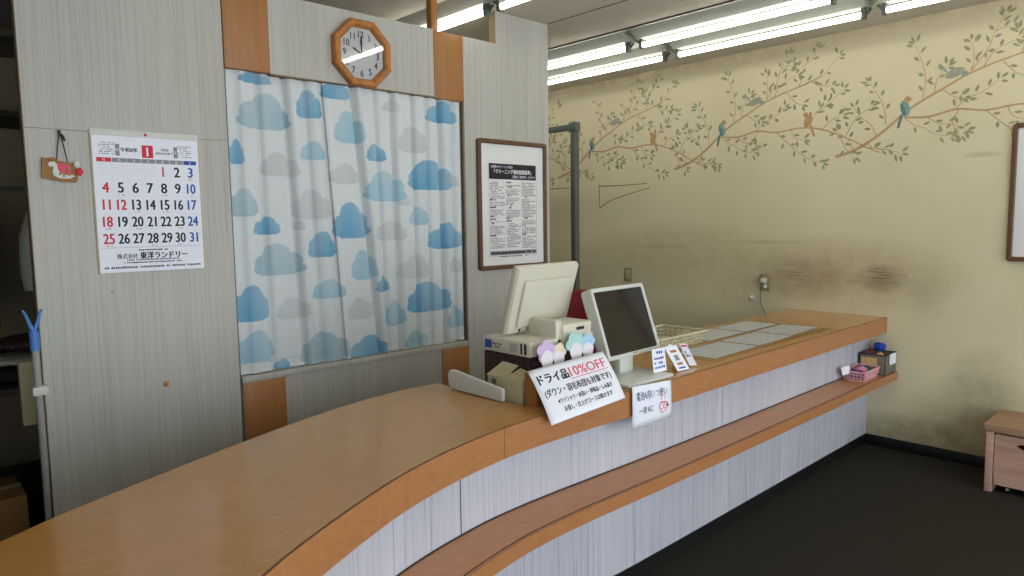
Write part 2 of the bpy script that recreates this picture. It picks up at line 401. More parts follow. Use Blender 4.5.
for pts, mi in (([(4.55, 1.80), (4.30, 1.802)], 0), ([(3.95, 1.80), (3.70, 1.795), (3.45, 1.80)], 0), ([(3.95, 1.61), (3.80, 1.68), (3.42, 1.765)], 0), ([(3.96, 1.81), (3.955, 1.6)], 0), ([(4.3, 1.78), (3.0, 1.775)], 1)):
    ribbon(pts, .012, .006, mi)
for y, z, L in ((1.62, 1.105, .06), (1.60, 1.125, .05), (1.64, 1.145, .05), (1.63, 1.165, .04), (2.2, 1.10, .05), (2.16, 1.12, .04)): ribbon([(y + L, z), (y, z - .003), (y - L, z + .002)], .004, .002, 2)
mb.build('paper_crease', ['crease', 'creaselight', 'scuff'], wall_r)

# ------------------------------------------------------------------ ceiling lights
def light(x, y0, y1, label):
    t = thing('fluorescent_light', label, 'light', (x, (y0 + y1) / 2, ZC), 0, 'fluorescent tube lights in rows on the ceiling')
    b = MB(); poly = [(-.11, 0), (-.035, -.05), (.035, -.05), (.11, 0)]
    vs = [(x + p, y, ZC + q) for y in (y0 - .03, y1 + .03) for p, q in poly]
    b.add(vs, [(0, 1, 2, 3), (7, 6, 5, 4), (0, 4, 5, 1), (1, 5, 6, 2), (2, 6, 7, 3), (3, 7, 4, 0)][0:])
    b.build('housing', 'white_metal', t)
    b = MB(); b.tube([(x, y0, 2.615), (x, y1, 2.615)], .016, 14); b.build('tube', 'tube', t)
    for y, s in ((y0, -1), (y1, 1)):
        b = MB(); b.box(x - .02, x + .02, min(y, y + s * .022), max(y, y + s * .022), 2.59, 2.652, .004); b.tube([(x - .014, y + s * .02, 2.63), (x - .014, y + s * .045, 2.645)], .007, 8); b.tube([(x + .014, y + s * .02, 2.62), (x + .014, y + s * .045, 2.645)], .007, 8)
        b.build('socket', 'steel', t)
PL = {3.745: 'middle row', 4.155: 'row beside the bird wall', 2.52: 'row crossing above the partition', 1.295: 'row above the curved counter'}
for x in (3.745, 4.155, 2.52, 1.295):  # the row over the curved counter is added, unseen, to brighten the worktop
    for k, (y0, y1) in enumerate(((4.18, 5.1), (2.87, 4.05), (1.56, 2.74), (.25, 1.43), (-1.06, .12))):
        if k < 2 and x < 2: continue
        where = ['deepest', 'second from the back', 'third from the back', 'fourth from the back', 'next to the shop window'][k]
        light(x, y0, y1, 'lit fluorescent tube, %s, %s' % (PL[x], where))
b = MB(); b.box(3.615, 4.40, -1.2, 5.18, ZC - .004, ZC - .0005); o = struct(b.build('trim_1', 'fixture_plate'))
b = MB(); b.box(2.42, 2.725, -1.2, 5.18, ZC - .004, ZC - .0005); o = struct(b.build('trim_2', 'fixture_plate'))

# ------------------------------------------------------------------ counter
def smooth(pts, n=6):
    P = []
    for i in range(len(pts) - 1):
        p0 = pts[max(i - 1, 0)]; p1 = pts[i]; p2 = pts[i + 1]; p3 = pts[min(i + 2, len(pts) - 1)]
        for q in range(n):
            u = q / n
            P.append(tuple(.5 * ((2 * p1[a]) + (-p0[a] + p2[a]) * u + (2 * p0[a] - 5 * p1[a] + 4 * p2[a] - p3[a]) * u * u + (-p0[a] + 3 * p1[a] - 3 * p2[a] + p3[a]) * u ** 3) for a in (0, 1)))
    P.append(pts[-1]); return P
def offset(P, d):
    out = []
    for i, p in enumerate(P):
        a = P[max(i - 1, 0)]; c = P[min(i + 1, len(P) - 1)]; t = V3((c[0] - a[0], c[1] - a[1])).normalized()
        out.append((p[0] - t.y * d, p[1] + t.x * d))
    return out
front_c = smooth([(.05, .82), (.27, 1.04), (.503, 1.217), (.669, 1.316), (.885, 1.424), (1.015, 1.476), (1.141, 1.516), (1.28, 1.548), (1.46, 1.577), (1.657, 1.588)])
front_s = [(1.657, 1.588), (1.8, 1.588), (2.0, 1.584), (2.25, 1.578), (2.6, 1.576), (3.5, 1.576), (XW - .002, 1.576)]
back_c = smooth([(-.42, 1.34), (-.13, 1.56), (.162, 1.735), (.274, 1.800), (.418, 1.868), (.636, 1.965), (.80, 2.035), (.965, 2.098), (1.243, 2.185), (1.484, 2.222), (1.657, 2.215)])
counter = thing('service_counter', 'long wood-topped service counter with curved end and streaked white front', 'counter', (2.4, 1.8, 0))
front_all = front_c + front_s[1:]
def strip_solid(b, A, B, z0, z1, mi=0):
    n = len(A); vs = [(x, y, z) for z in (z0, z1) for L in (A, B) for x, y in L]
    a0, b0, a1, b1 = 0, n, 2 * n, 3 * n; fs = []
    for i in range(n - 1):
        fs += [(a1 + i, a1 + i + 1, b1 + i + 1, b1 + i), (a0 + i + 1, a0 + i, b0 + i, b0 + i + 1), (a0 + i, a0 + i + 1, a1 + i + 1, a1 + i), (b0 + i + 1, b0 + i, b1 + i, b1 + i + 1)]
    fs += [(a0, a1, b1, b0), (a0 + n - 1, b0 + n - 1, b1 + n - 1, a1 + n - 1)]
    b.add(vs, fs, mi)
# worktop: curved slab, narrow strip past the till well, wide slab to the wall
b = MB()
poly = offset(front_c, .006) + back_c[::-1]
b.prism(poly, ZT - .03, ZT)
strip = offset(front_all, .006)
fs_ = [p for p in strip if p[0] > 1.657]; fs_ = [(1.657, 1.594)] + fs_
b.prism(fs_ + [(XW - .002, 2.215), (2.36, 2.215), (2.36, 1.715), (1.657, 1.715)], ZT - .03, ZT)
b.build('worktop', 'top', counter)
b = MB(); strip_solid(b, front_all, offset(front_all, .02), .755, ZT - .0015)
back_off = offset(back_c, -.02)
strip_solid(b, back_off, back_c, .756, ZT - .0015); b.box(1.637, 1.6575, 1.715, 2.21, .756, ZT - .0015); b.box(2.36, XW - .002, 2.195, 2.2145, .756, ZT - .0015)
b.build('edge_band', 'band', counter)
b = MB(); strip_solid(b, offset(front_all, -.0006), offset(front_all, .004), ZT - .0022, ZT - .0005)
ey = min(front_all, key=lambda q: abs(q[0] - 1.425)); b.box(ey[0], ey[0] + .0012, ey[1] - .0008, ey[1] + .004, .755, ZT - .002); b.build('edge_joint', 'frame_wood', counter)
pan = offset(front_all, .104)
b = MB(); strip_solid(b, pan, offset(pan, .03), .07, .78)
b.box(2.36, XW - .002, 2.15, 2.18, 0, .78); b.box(1.60, 1.63, 1.74, 2.15, 0, .78); b.box(2.36, 2.39, 1.74, 2.15, 0, .78)
strip_solid(b, offset(back_c, -.06), offset(back_c, -.03), 0, .78)
b.build('front_panel', 'front_panel', counter)
b = MB(); strip_solid(b, offset(pan, .0), offset(pan, .03), 0, .07); b.build('kickboard', 'black', counter)
x, y = min(pan, key=lambda q: abs(q[0] - 1.305))
b = MB(); b.box(x - .0015, x + .0015, y - .0012, y + .004, .513, .76); b.build('panel_joint', 'dark_line', counter)
led = offset(front_all, -.075)
b = MB(); strip_solid(b, offset(led, .012), offset(front_all, .104), .475, .512); b.build('lower_ledge', 'ledge', counter)
b = MB(); strip_solid(b, led, offset(led, .014), .461, .5115); b.build('ledge_edge', 'band', counter)
b = MB(); strip_solid(b, offset(led, .012), offset(led, .0155), .5105, .5126)
strip_solid(b, offset(front_all, .100), offset(front_all, .106), .511, .516); b.build('ledge_line', 'dark_line', counter)
b = MB(); b.box(1.64, 2.37, 1.73, 2.20, .765, .79, .003); b.build('till_shelf', 'ledge', counter)

# ------------------------------------------------------------------ curtains
CL = [(1.324,2.149,.145,.048,'b'),(1.359,2.005,.231,.159,'m'),(1.578,2.058,.122,.129,'b'),(1.712,2.142,.139,.094,'b'),(1.78,1.968,.154,.154,'l'),(1.224,1.821,.061,.108,'b'),(1.427,1.774,.173,.109,'g'),(1.589,1.846,.123,.089,'l'),(1.928,1.856,.117,.085,'b'),(2.027,2.099,.097,.06,'g'),(2.157,1.936,.179,.135,'g'),(2.353,2.094,.191,.118,'b'),(2.269,1.753,.281,.161,'b'),(1.743,1.744,.153,.097,'g'),(1.98,1.687,.228,.153,'l'),(1.243,1.6,.125,.123,'m'),(1.578,1.593,.185,.141,'g'),(1.348,1.497,.121,.081,'b'),(1.778,1.515,.19,.177,'b'),(1.616,1.402,.136,.125,'b'),(1.402,1.34,.231,.147,'m'),(2.003,1.462,.183,.103,'g'),(2.188,1.538,.13,.096,'l'),(2.361,1.427,.223,.144,'b'),(1.837,1.294,.138,.151,'l'),(2.147,1.267,.194,.128,'g'),(2.427,1.263,.1,.09,'g'),(1.643,1.187,.16,.097,'l'),(1.464,1.111,.159,.104,'g'),(1.256,1.149,.163,.162,'b'),(1.811,1.078,.149,.111,'g'),(1.945,1.19,.078,.083,'b'),(2.238,1.098,.282,.164,'b'),(2.012,1.032,.124,.137,'l'),(2.418,.974,.115,.137,'l'),(1.269,.952,.174,.146,'l'),(1.615,.905,.245,.147,'m'),(1.849,.874,.21,.124,'b'),(2.147,.877,.144,.098,'l'),(1.393,.855,.068,.047,'b'),(2.419,1.736,.085,.077,'g'),(2.096,1.622,.075,.063,'g'),(1.507,1.499,.05,.047,'g')]
CC = {'b': rgb(112, 160, 188), 'm': rgb(154, 178, 188), 'l': rgb(152, 184, 198), 'g': rgb(186, 190, 191)}
WHITE = rgb(203, 208, 208)
def cloud_at(x, z):
    for i, (cx, cz, w, h, k) in enumerate(CL):
        u = (x - cx) / (w * .565); v = (z - cz) / (h * .535)
        if abs(u) > 1.15 or abs(v) > 1.15: continue
        s = -1 if i % 2 else 1; u *= s
        ins = ((u / .98) ** 2 + ((v + .5) / .48) ** 2 < 1) or ((u + .1) ** 2 / .30 + (v - .25) ** 2 / .52 < 1) or ((u - .5) ** 2 / .14 + (v + .05) ** 2 / .28 < 1) or ((u + .58) ** 2 / .12 + (v + .15) ** 2 / .24 < 1)
        if ins and v > -.9:
            c = CC[k]; g = .12 * math.sin(u * 3 + i) + .10 * v
            return tuple(min(1, max(0, a + (w_ - a) * (.12 + g))) for a, w_ in zip(c[:3], WHITE[:3])) + (1,)
    return WHITE
t = NT('cloud_print_cloth'); at = t.n('ShaderNodeAttribute', attribute_name='print')
wv = t.noise(t.coords((900, 900, 900)), 1, 1); t.bump(wv, .1, .0006)
M['cloth'] = t.out(at.outputs['Color'], .85, .15); t.b.inputs['Sheen Weight'].default_value = .1
def curtain(label, xl, xr, y0, folds, amp):
    """xl(z), xr(z): side edges; folds: (x, width, depth)"""
    nx, nz = 170, 300; zb, zt = .834, 2.205; vs = []; cols = []
    for j in range(nz + 1):
        z = zb + (zt - zb) * j / nz; a = xl(z); c = xr(z)
        for i in range(nx + 1):
            x = a + (c - a) * i / nx; k = (zt - z) / (zt - zb)
            y = y0 + amp * (math.sin(x * 31 + 1.3 + .5 * k) * .5 + math.sin(x * 13 + .4 * k) * .6) * (.35 + .65 * k ** .5) * .5
            for fx, fw, fd, sl in folds: y += fd * 1.15 * math.exp(-((x - fx - sl * k) / fw) ** 2)
            if j < 3: y -= .004 * (3 - j) / 3
            vs.append((x, y, z)); cols.append(cloud_at(x, z))
    fs = [(j * (nx + 1) + i, j * (nx + 1) + i + 1, (j + 1) * (nx + 1) + i + 1, (j + 1) * (nx + 1) + i) for j in range(nz) for i in range(nx)]
    t = thing('printed_curtain', label, 'curtain', ((xl(zt) + xr(zt)) / 2, y0, zb))
    b = MB(); b.add(vs, fs, 0, True)
    o = b.build('cloth', 'cloth', t); m = o.data
    at = m.color_attributes.new('print', 'FLOAT_COLOR', 'POINT')
    at.data.foreach_set('color', [q for c in cols for q in c])
    sm = o.modifiers.new('thickness', 'SOLIDIFY'); sm.thickness = .0012; sm.offset = 1
    b = MB(); zz = zb + .045; b.tube([(xl(zz) + .004 + (xr(zz) - xl(zz) - .008) * i / 40, vs[int(nx * i / 40) + 9 * (nx + 1)][1] - .0012, zz) for i in range(41)], .0008, 5); b.build('hem_stitching', 'grey_print', t)
    return t
kk = lambda z: (2.158 - z) / (2.158 - .824)
curtain('narrower cloud-print curtain on the calendar side of the opening', lambda z: 1.197, lambda z: 1.655 + .075 * kk(z), 3.066,
        [(1.335, .013, .02, .02), (1.455, .012, .024, .06), (1.49, .018, -.012, .06), (1.60, .03, -.016, .05), (1.26, .02, -.012, 0), (1.56, .010, .012, .05)], .012)
curtain('wider cloud-print curtain beside the framed notice, edge lapping over its neighbour', lambda z: 1.645 + .075 * kk(z), lambda z: 2.475, 3.052,
        [(1.80, .012, .028, .12), (1.83, .016, -.014, .12), (1.93, .011, .018, .05), (2.03, .012, .02, .02), (2.06, .016, -.010, .02), (2.16, .012, .022, .01), (2.25, .012, .016, 0), (2.33, .011, .024, .01), (2.36, .014, -.010, .01), (2.43, .012, .02, 0), (1.66, .012, -.004, .07)], .011)
b = MB(); b.tube([(1.19, 3.075, 2.235), (2.48, 3.075, 2.235)], .008, 8); o = b.build('curtain_rail', 'steel'); tag(o, 'thin metal curtain rail hidden behind the lintel', 'rail')

# ------------------------------------------------------------------ calendar
YC = YP - .004
cal = thing('wall_calendar', 'January wall calendar with large red, black and blue dates on the streaked board', 'calendar', (.855, YP, 1.325))
b = MB(); b.box(.663, 1.050, YC - .003, YC + .003, 1.325, 1.872); b.build('page', 'paper', cal)
b = MB(); b.box(.658, 1.053, YC - .005, YC + .003, 1.852, 1.876, .002); b.build('top_strip', 'whiteplastic', cal)
b = MB(); b.sphere((.852, YC - .006, 1.862), .006, 0, 1, .5, 1); b.build('pin', 'red_print', cal)
b = MB(); b.box(.6575, .6635, YC - .002, YC + .0035, 1.323, 1.855); b.build('page_edge', 'beige', cal)
b = MB(); b.box(1.0495, 1.0545, YC - .002, YC + .0035, 1.323, 1.86); b.build('page_edge', 'beige', cal)
X = frame((.663, YC - .0034, 1.325), (1, 0, 0), (0, 0, 1)); CW, CH = .387, .527
mb = MB()
rect(mb, X, .173, .214, .448, .497, 1); letter(mb, X, '1', .193, .472, .050, 3, .02, lift=.0003)
letter(mb, X, '令和8年', .127, .476, .019, 0, .03, .062); letter(mb, X, '2026', .258, .483, .015, 0, .02); letter(mb, X, 'JANUARY', .255, .467, .013, 0, .02, .066)
for x0, bx in ((.022, .078), (.305, .292)):
    for r in range(6): scribble(mb, X, x0, x0 + .055, .500 - r * .0085, .005, 4)
rect(mb, X, .079, .094, .452, .497, 4); rect(mb, X, .291, .305, .452, .497, 4); letter(mb, X, '12', .0865, .475, .014, 3, .02, lift=.0003); letter(mb, X, '2', .298, .475, .014, 3, .02, lift=.0003)
cw = (CW - .02) / 7
for i, (d, m) in enumerate(zip('日月火水木金土', (1, 4, 4, 4, 4, 4, 2))):
    rect(mb, X, .012 + i * cw, .010 + (i + 1) * cw, .427, .443, m); letter(mb, X, d, .011 + (i + .5) * cw, .435, .011, 3, .01, lift=.0003)
rh = .066; y0 = .427
for i in range(1, 7): rect(mb, X, .011 + i * cw - .0004, .011 + i * cw + .0004, .1, .427, 5)
for r in range(1, 6): rect(mb, X, .012, CW - .01, y0 - r * rh - .0004, y0 - r * rh + .0004, 5)
for d in range(1, 32):
    k = d + 3; r, c = divmod(k, 7); m = 1 if c == 0 or d in (1, 12) else 2 if c == 6 else 0
    letter(mb, X, str(d), .011 + (c + .5) * cw, y0 - (r + .48) * rh, .056, m, .026 if d > 1 else .012, xs=.86 if d < 10 else .74)
    if (d * 7) % 5 < 2: scribble(mb, X, .011 + (c + .3) * cw, .011 + (c + .75) * cw, y0 - (r + .9) * rh, .004, 1)
for r in range(5): scribble(mb, X, .018, .011 + 4 * cw - .006, y0 - .012 - r * .010, .004, 5)
rect(mb, X, .012, CW - .01, .0955, .0965, 4)
scribble(mb, X, .14, .25, .085, .007, 0, .6, 1, 0, .05)
letter(mb, X, '株式会社', .098, .062, .022, 0, .018, .075); letter(mb, X, '東洋ランドリー', .232, .063, .030, 0, .045, .178)
scribble(mb, X, .095, .29, .046, .0055, 0, .4, 1, 0, .08); scribble(mb, X, .085, .30, .036, .006, 0, .4, 1, 0, .1)
scribble(mb, X, .015, CW - .015, .018, .009, 0, .5, .8, 0, .1)
mb.build('printing', ['black_print', 'red_print', 'blue_print', 'paper', 'grey_print', 'mat'], cal)

# ------------------------------------------------------------------ votive plaque
ema = thing('wooden_plaque', 'small wooden votive plaque with a white horse figure hung on black cord', 'plaque', (.562, YP, 1.68))
Xe = frame((.560, YP - .008, 1.7165), (1, 0, 0), (0, 0, 1)) @ Matrix.Rotation(-.06, 4, 'Z') @ Matrix.Diagonal((1, 1.25, 1, 1))
b = MB(); pl = [(-.062, -.03), (.0, -.036), (.045, -.036), (.05, -.028), (.056, .02), (.0, .024), (-.062, .03)]
b.prism(pl, -.005, .005, 0, Xe); b.build('board', 'card_brown', ema)
b = MB()
hz = [(-.040, .018), (-.044, .010), (-.038, .004), (-.026, .006), (-.030, -.008), (-.026, -.020), (-.008, -.027), (.025, -.026), (.040, -.018), (.036, -.014), (.02, -.017), (-.004, -.012), (-.012, -.002), (-.016, .014), (-.026, .021)]
b.prism(hz, .005, .010, 0, Xe)
b.sphere((.046, .018, .009), .011, 0, 1, 1, .6, Xe); b.build('horse_figure', 'whiteplastic', ema)
b = MB(); b.prism([(-.014, .016), (.024, .014), (.03, -.014), (.0, -.012), (-.012, .0)], .005, .008, 0, Xe); b.sphere((-.030, .026, .008), .009, 1, 1.4, .7, .5, Xe)
for x, y, m in ((-.006, -.014, 2), (.006, -.018, 2), (.016, -.006, 1), (.02, .004, 2)): b.sphere((x, y, .010), .0045, m, 1, 1, .5, Xe)
b.build('saddle_cloth', ['pink_print', 'orange', 'leaf'], ema)
b = MB(); b.sphere((.055, -.004, .010), .011, 0, 1, 1, .7, Xe)
for k in range(5): b.sphere((.055 + .008 * math.cos(k * 1.26), -.004 + .008 * math.sin(k * 1.26), .014), .005, 0, 1, 1, .7, Xe)
b.build('flower_bead', 'red_print', ema)
b = MB(); nail = (.560, YP - .012, 1.855)
b.tube([(.545, YP - .010, 1.737), (.552, YP - .010, 1.80), nail], .002, 6); b.tube([(.582, YP - .010, 1.735), (.572, YP - .010, 1.80), nail], .002, 6)
b.tube([(.566, YP - .011, 1.845), (.572, YP - .013, 1.835), (.576, YP - .013, 1.82)], .004, 6); b.sphere(nail, .006, 0); b.build('cord', 'black', ema)
b = MB(); b.tube([(.560, YP - .018, 1.857), (.560, YP, 1.857)], .0035, 8); b.build('nail', 'steel', ema)

# ------------------------------------------------------------------ octagonal clock
clock = thing('wall_clock', 'octagonal oak wall clock reading ten on the board above the curtains', 'clock', (1.843, YP, 2.322))
Xc = frame((1.843, YP, 2.322), (1, 0, 0), (0, 0, 1)); ro, ri = .156 / math.cos(PI / 8), .121 / math.cos(PI / 8)
def octo(r, z): return [(r * math.cos(PI / 8 + k * PI / 4), r * math.sin(PI / 8 + k * PI / 4), z) for k in range(8)]
b = MB(); rings = [octo(ro, .002), octo(ro, .034), octo(ro - .006, .040), octo(ri + .010, .040), octo(ri, .032), octo(ri, .010)]
vs = [p for r in rings for p in r]; fs = [(i * 8 + k, i * 8 + (k + 1) % 8, (i + 1) * 8 + (k + 1) % 8, (i + 1) * 8 + k) for i in range(5) for k in range(8)]
b.add(vs, fs, 0, False, Xc); b.build('case', 'clock_wood', clock)
b = MB(); b.poly(octo(ri + .002, .012), 0, Xc); b.build('dial', 'dial', clock)
b = MB()
for h in range(1, 13):
    a = PI / 2 - h * PI / 6; letter(b, Xc, str(h), .092 * math.cos(a), .092 * math.sin(a), .046, 0, .018, lift=.0126, xs=.85)
b.build('numerals', 'black_print', clock)
def hand(a, L, w, z, name):
    d = V3((math.cos(a), math.sin(a), 0)); e = V3((-d.y, d.x, 0)); b = MB()
    p = [d * -.02 + e * w * .5, d * -.02 - e * w * .5, d * L * .7 - e * w, d * L, d * L * .7 + e * w]
    b.prism([(q.x, q.y) for q in p], z, z + .0012, 0, Xc); b.build(name, 'black_print', clock)
hand(PI / 2 - 10 * PI / 6 + .05, .060, .0055, .0145, 'hour_hand'); hand(PI / 2 + .02, .088, .0045, .0165, 'minute_hand')
b = MB(); b.tube([(0, 0, .012), (0, 0, .020)], .006, 12, X=Xc); b.build('hub', 'black_print', clock)
t = NT('clear_glass'); t.out((1, 1, 1, 1), 0.0, .5)
t.t.nodes.remove(t.b); tr = t.n('ShaderNodeBsdfTransparent'); gl = t.n('ShaderNodeBsdfGlossy', Roughness=.01); fr = t.n('ShaderNodeFresnel', IOR=1.9); mx = t.n('ShaderNodeMixShader')
t.l(fr.outputs[0], mx.inputs[0]); t.l(tr.outputs[0], mx.inputs[1]); t.l(gl.outputs[0], mx.inputs[2]); t.l(mx.outputs[0], t.t.nodes['Material Output'].inputs['Surface'])
M['glass'] = t.m
b = MB(); b.poly(octo(ri + .001, .027), 0, Xc); b.build('glass', 'glass', clock)

# ------------------------------------------------------------------ framed notice on the tall panel, and picture on the papered wall
def ring_frame(b, X, w, h, t_, d, bev, r=.018):
    """rounded-corner frame profile, outer w x h, face t_ wide, d deep"""
    def rr(w, h, r, z):
        P = []
        for cx, cy, a0 in ((w / 2 - r, h / 2 - r, 0), (-w / 2 + r, h / 2 - r, PI / 2), (-w / 2 + r, -h / 2 + r, PI), (w / 2 - r, -h / 2 + r, 1.5 * PI)):
            for k in range(5): a = a0 + k * PI / 8; P.append((cx + r * math.cos(a), cy + r * math.sin(a), z))
        return P
    L = [rr(w, h, r, 0), rr(w, h, r, d - bev), rr(w - 2 * bev, h - 2 * bev, r - bev * .5, d), rr(w - 2 * t_ + 2 * bev, h - 2 * t_ + 2 * bev, r * .6, d), rr(w - 2 * t_, h - 2 * t_, r * .5, d - bev), rr(w - 2 * t_, h - 2 * t_, r * .5, .004)]
    n = 20; vs = [p for q in L for p in q]
    b.add(vs, [(i * n + k, i * n + (k + 1) % n, (i + 1) * n + (k + 1) % n, (i + 1) * n + k) for i in range(5) for k in range(n)], 0, True, X)
fw, fh = .556, .752
nf = thing('framed_notice', 'brown-framed printed notice on the tall streaked panel above the till', 'picture frame', (2.848, YP, 1.222))
Xf = frame((2.848, YP - .001, 1.598), (1, 0, 0), (0, 0, 1))
b = MB(); ring_frame(b, Xf, fw, fh, .026, .022, .005); b.build('frame', 'frame_wood', nf)
b = MB(); b.box(-fw / 2 + .01, fw / 2 - .01, -fh / 2 + .01, fh / 2 - .01, .001, .008, 0, 0, Xf); b.build('mount', 'mat', nf)
mb = MB(); zz = .0086
rect(mb, Xf, -.190, .190, .150, .240, 0, zz)
letter(mb, Xf, 'お客様とクリーニング店の', -.09, .222, .017, 1, .01, .17, lift=zz + .0003); letter(mb, Xf, '「クリーニング事故賠償基準」', .0, .195, .028, 1, .02, .30, lift=zz + .0003); letter(mb, Xf, '工業会 ご案内申し上げます', .085, .167, .018, 1, .01, .19, lift=zz + .0003)
for cx in (-.128, .0, .128):
    y = .132
    while y > -.255:
        if R.random() < .1: letter_y = y; scribble(mb, Xf, cx - .058, cx - .01, y, .011, 0, .6, 1, zz); y -= .016
        else: scribble(mb, Xf, cx - .058, cx + .058 - R.choice((0, 0, 0, .02, .05)), y, .0062, 2, .5, 1.6, zz, .10); y -= .0092
rect(mb, Xf, -.190, .190, -.292, -.268, 2, zz); scribble(mb, Xf, -.18, .18, -.280, .017, 0, .6, 1, zz + .0003, .05); scribble(mb, Xf, -.13, .12, -.302, .007, 0, .5, 1, zz)
for x in (-.193, .193): rect(mb, Xf, x - .0008, x + .0008, -.297, .24, 2, zz)
rect(mb, Xf, -.193, .193, -.298, -.2965, 2, zz)
mb.build('printing', ['black_print', 'paper', 'grey_print'], nf)

pf = thing('framed_picture', 'brown-framed white sheet on the papered wall above the low bench', 'picture frame', (XW, .675, 1.236))
Xp = frame((XW - .001, .675, 1.621), (0, -1, 0), (0, 0, 1))
b = MB(); ring_frame(b, Xp, .56, .77, .026, .022, .005); b.build('frame', 'frame_wood', pf)
b = MB(); b.box(-.27, .27, -.375, .375, .001, .008, 0, 0, Xp); b.build('sheet', 'mat', pf)
b = MB(); rect(b, Xp, -.19, .19, -.16, -.12, 0, .0085); b.build('printing', 'blue_print', pf)

# ------------------------------------------------------------------ till
till = thing('cash_register', 'aged white till with tilted display back standing in the counter well', 'cash register', (1.95, 1.93, .79))
b = MB(); b.box(1.765, 2.11, 1.80, 2.055, .791, .998, .006); t = NT('maroon_speckled_cover'); f = t.noise(t.coords((60, 60, 60)), 1, 4, .7)
M['maroon'] = t.out(t.ramp(f, [(.35, rgb(34, 20, 22)), (.55, rgb(62, 30, 34)), (.7, rgb(96, 70, 66))]), .7)
dr = b.build('cash_drawer', 'maroon', till); dr['label'] = 'dark maroon speckled cash drawer'
b = MB(); b.box(1.755, 2.115, 1.785, 2.05, 1.0, 1.058, .008); b.box(1.90, 2.11, 1.80, 2.03, 1.05, 1.075, .008); b.build('base_unit', 'offwhite', till)
b = MB(); Xl = frame((1.7545, 1.92, 1.03), (0, -1, 0), (0, 0, 1))
rect(b, Xl, -.115, -.075, -.016, .016, 0); scribble(b, Xl, -.07, -.02, .004, .008, 1); scribble(b, Xl, -.07, -.03, -.008, .006, 1)
for k in range(5): rect(b, Xl, .03 + k * .008, .034 + k * .008, -.016, .016, 2)
rect(b, Xl, .085, .095, -.02, .02, 1); rect(b, Xl, .105, .118, -.02, .02, 1)
b.build('port_labels', ['blue_print', 'black_print', 'grey_print'], till)
b = MB(); b.box(1.925, 2.095, 1.775, 1.925, 1.0, 1.108, .012); b.box(1.895, 1.93, 1.785, 1.94, 1.0, 1.125, .010); pr = b.build('receipt_printer', 'offwhite', till)
b = MB(); b.box(2.00, 2.045, 1.7735, 1.776, 1.078, 1.090, .001); b.build('paper_slot', 'black', pr)
def tilted(bl, yaw, tilt):
    r = V3((math.cos(yaw), math.sin(yaw), 0)); bk = V3((-math.sin(yaw), math.cos(yaw), 0)); u = V3((0, 0, 1)) * math.cos(tilt) + bk * math.sin(tilt)
    return frame(bl, r, u)
Xd = tilted((1.786, 1.952, 1.059), .065, -.283)        # local x along the panel, y up, z towards the customer
b = MB(); b.box(0, .375, 0, .28, -.034, -.004, .010, 0, Xd); b.box(.006, .369, .006, .274, -.01, .0, .004, 0, Xd); b.box(.045, .335, .030, .225, -.004, .014, .010, 0, Xd)
dis = b.build('operator_display', 'offwhite', till)
b = MB()
for x in (.075, .30):
    b = MB(); b.sphere((x, .018, .002), .006, 0, 1, 1, .6, Xd); b.build('hinge_screw', 'black', dis)
b = MB(); b.box(.02, .355, .02, .26, -.036, -.0335, .001, 0, Xd); b.build('screen', 'black', dis)
b = MB(); b.tube([(1.97, 1.985, 1.06), (1.97, 1.965, 1.12)], .03, 12); b.build('stand_neck', 'offwhite', till)

# customer-facing monitor
mon = thing('customer_monitor', 'white monitor with dark tilted screen facing the shop on the counter', 'monitor', (2.24, 1.68, ZT))
Xm = tilted((2.133, 1.717, .942), .045, .329)
b = MB(); ring_frame(b, Xm @ Matrix.Translation((.1875, .15, -.034)), .375, .30, .017, .034, .004, .012); b.box(.004, .371, .004, .296, -.034, -.012, .003, 0, Xm)
b.box(.0, .375, .0, .30, -.060, -.030, .012, 0, Xm); b.box(.08, .315, .05, .24, -.075, -.056, .008, 0, Xm); bz = b.build('housing', 'whiteplastic', mon)
t = NT('dark_screen'); t.out(rgb(26, 20, 17), .08, .5); M['screen'] = t.m
b = MB(); b.box(.015, .360, .015, .285, -.012, -.006, 0, 0, Xm); b.build('screen', 'screen', mon)
b = MB(); b.box(.165, .20, .0085, .0125, .0, .0012, 0, 0, Xm); b.build('badge', 'grey_print', mon)
b = MB(); b.box(2.235, 2.325, 1.745, 1.785, ZT + .012, .958, .008); b.build('neck', 'whiteplastic', mon)
b = MB(); b.box(2.10, 2.40, 1.597, 1.80, ZT, ZT + .014, .005); b.build('base', 'whiteplastic', mon)

# beige carton and white board at the end of the curved top
b = MB(); b.box(1.669, 1.748, 1.745, 1.925, .791, .935, .002); bx = thing('paper_carton', 'small beige carton with raised flaps between counter end and till', 'box', (1.708, 1.83, .79))
b.build('carton', 'beige', bx)
b = MB(); b.add([(1.668, 1.93, .934), (1.668, 1.83, .936), (1.735, 1.825, .972), (1.73, 1.905, .978)], [(0, 1, 2, 3)]); b.add([(1.67, 1.83, .936), (1.67, 1.745, .936), (1.74, 1.75, .950), (1.74, 1.82, .962)], [(0, 1, 2, 3)])
o = b.build('flap', 'beige', bx); o.modifiers.new('thickness', 'SOLIDIFY').thickness = .002
b = MB(); b.box(1.6675, 1.6695, 1.875, 1.900, .905, .925); b.build('label_mark', 'steel', bx)
b = MB(); pts = [(1.80, .858), (2.095, .858), (2.11, .868), (2.115, .912), (2.105, .930), (2.08, .934), (1.80, .905)]
n = len(pts); vs = [(1.628, y, z) for y, z in pts] + [(1.644, y, z) for y, z in pts]
b.add(vs, [tuple(range(n)), tuple(range(2 * n - 1, n - 1, -1))] + [((i + 1) % n, i, n + i, n + (i + 1) % n) for i in range(n)])
o = b.build('end_guard', 'whiteplastic'); tag(o, 'low white plastic guard standing along the cut end of the curved counter', 'guard')
o.modifiers.new('bevel', 'BEVEL').width = .003

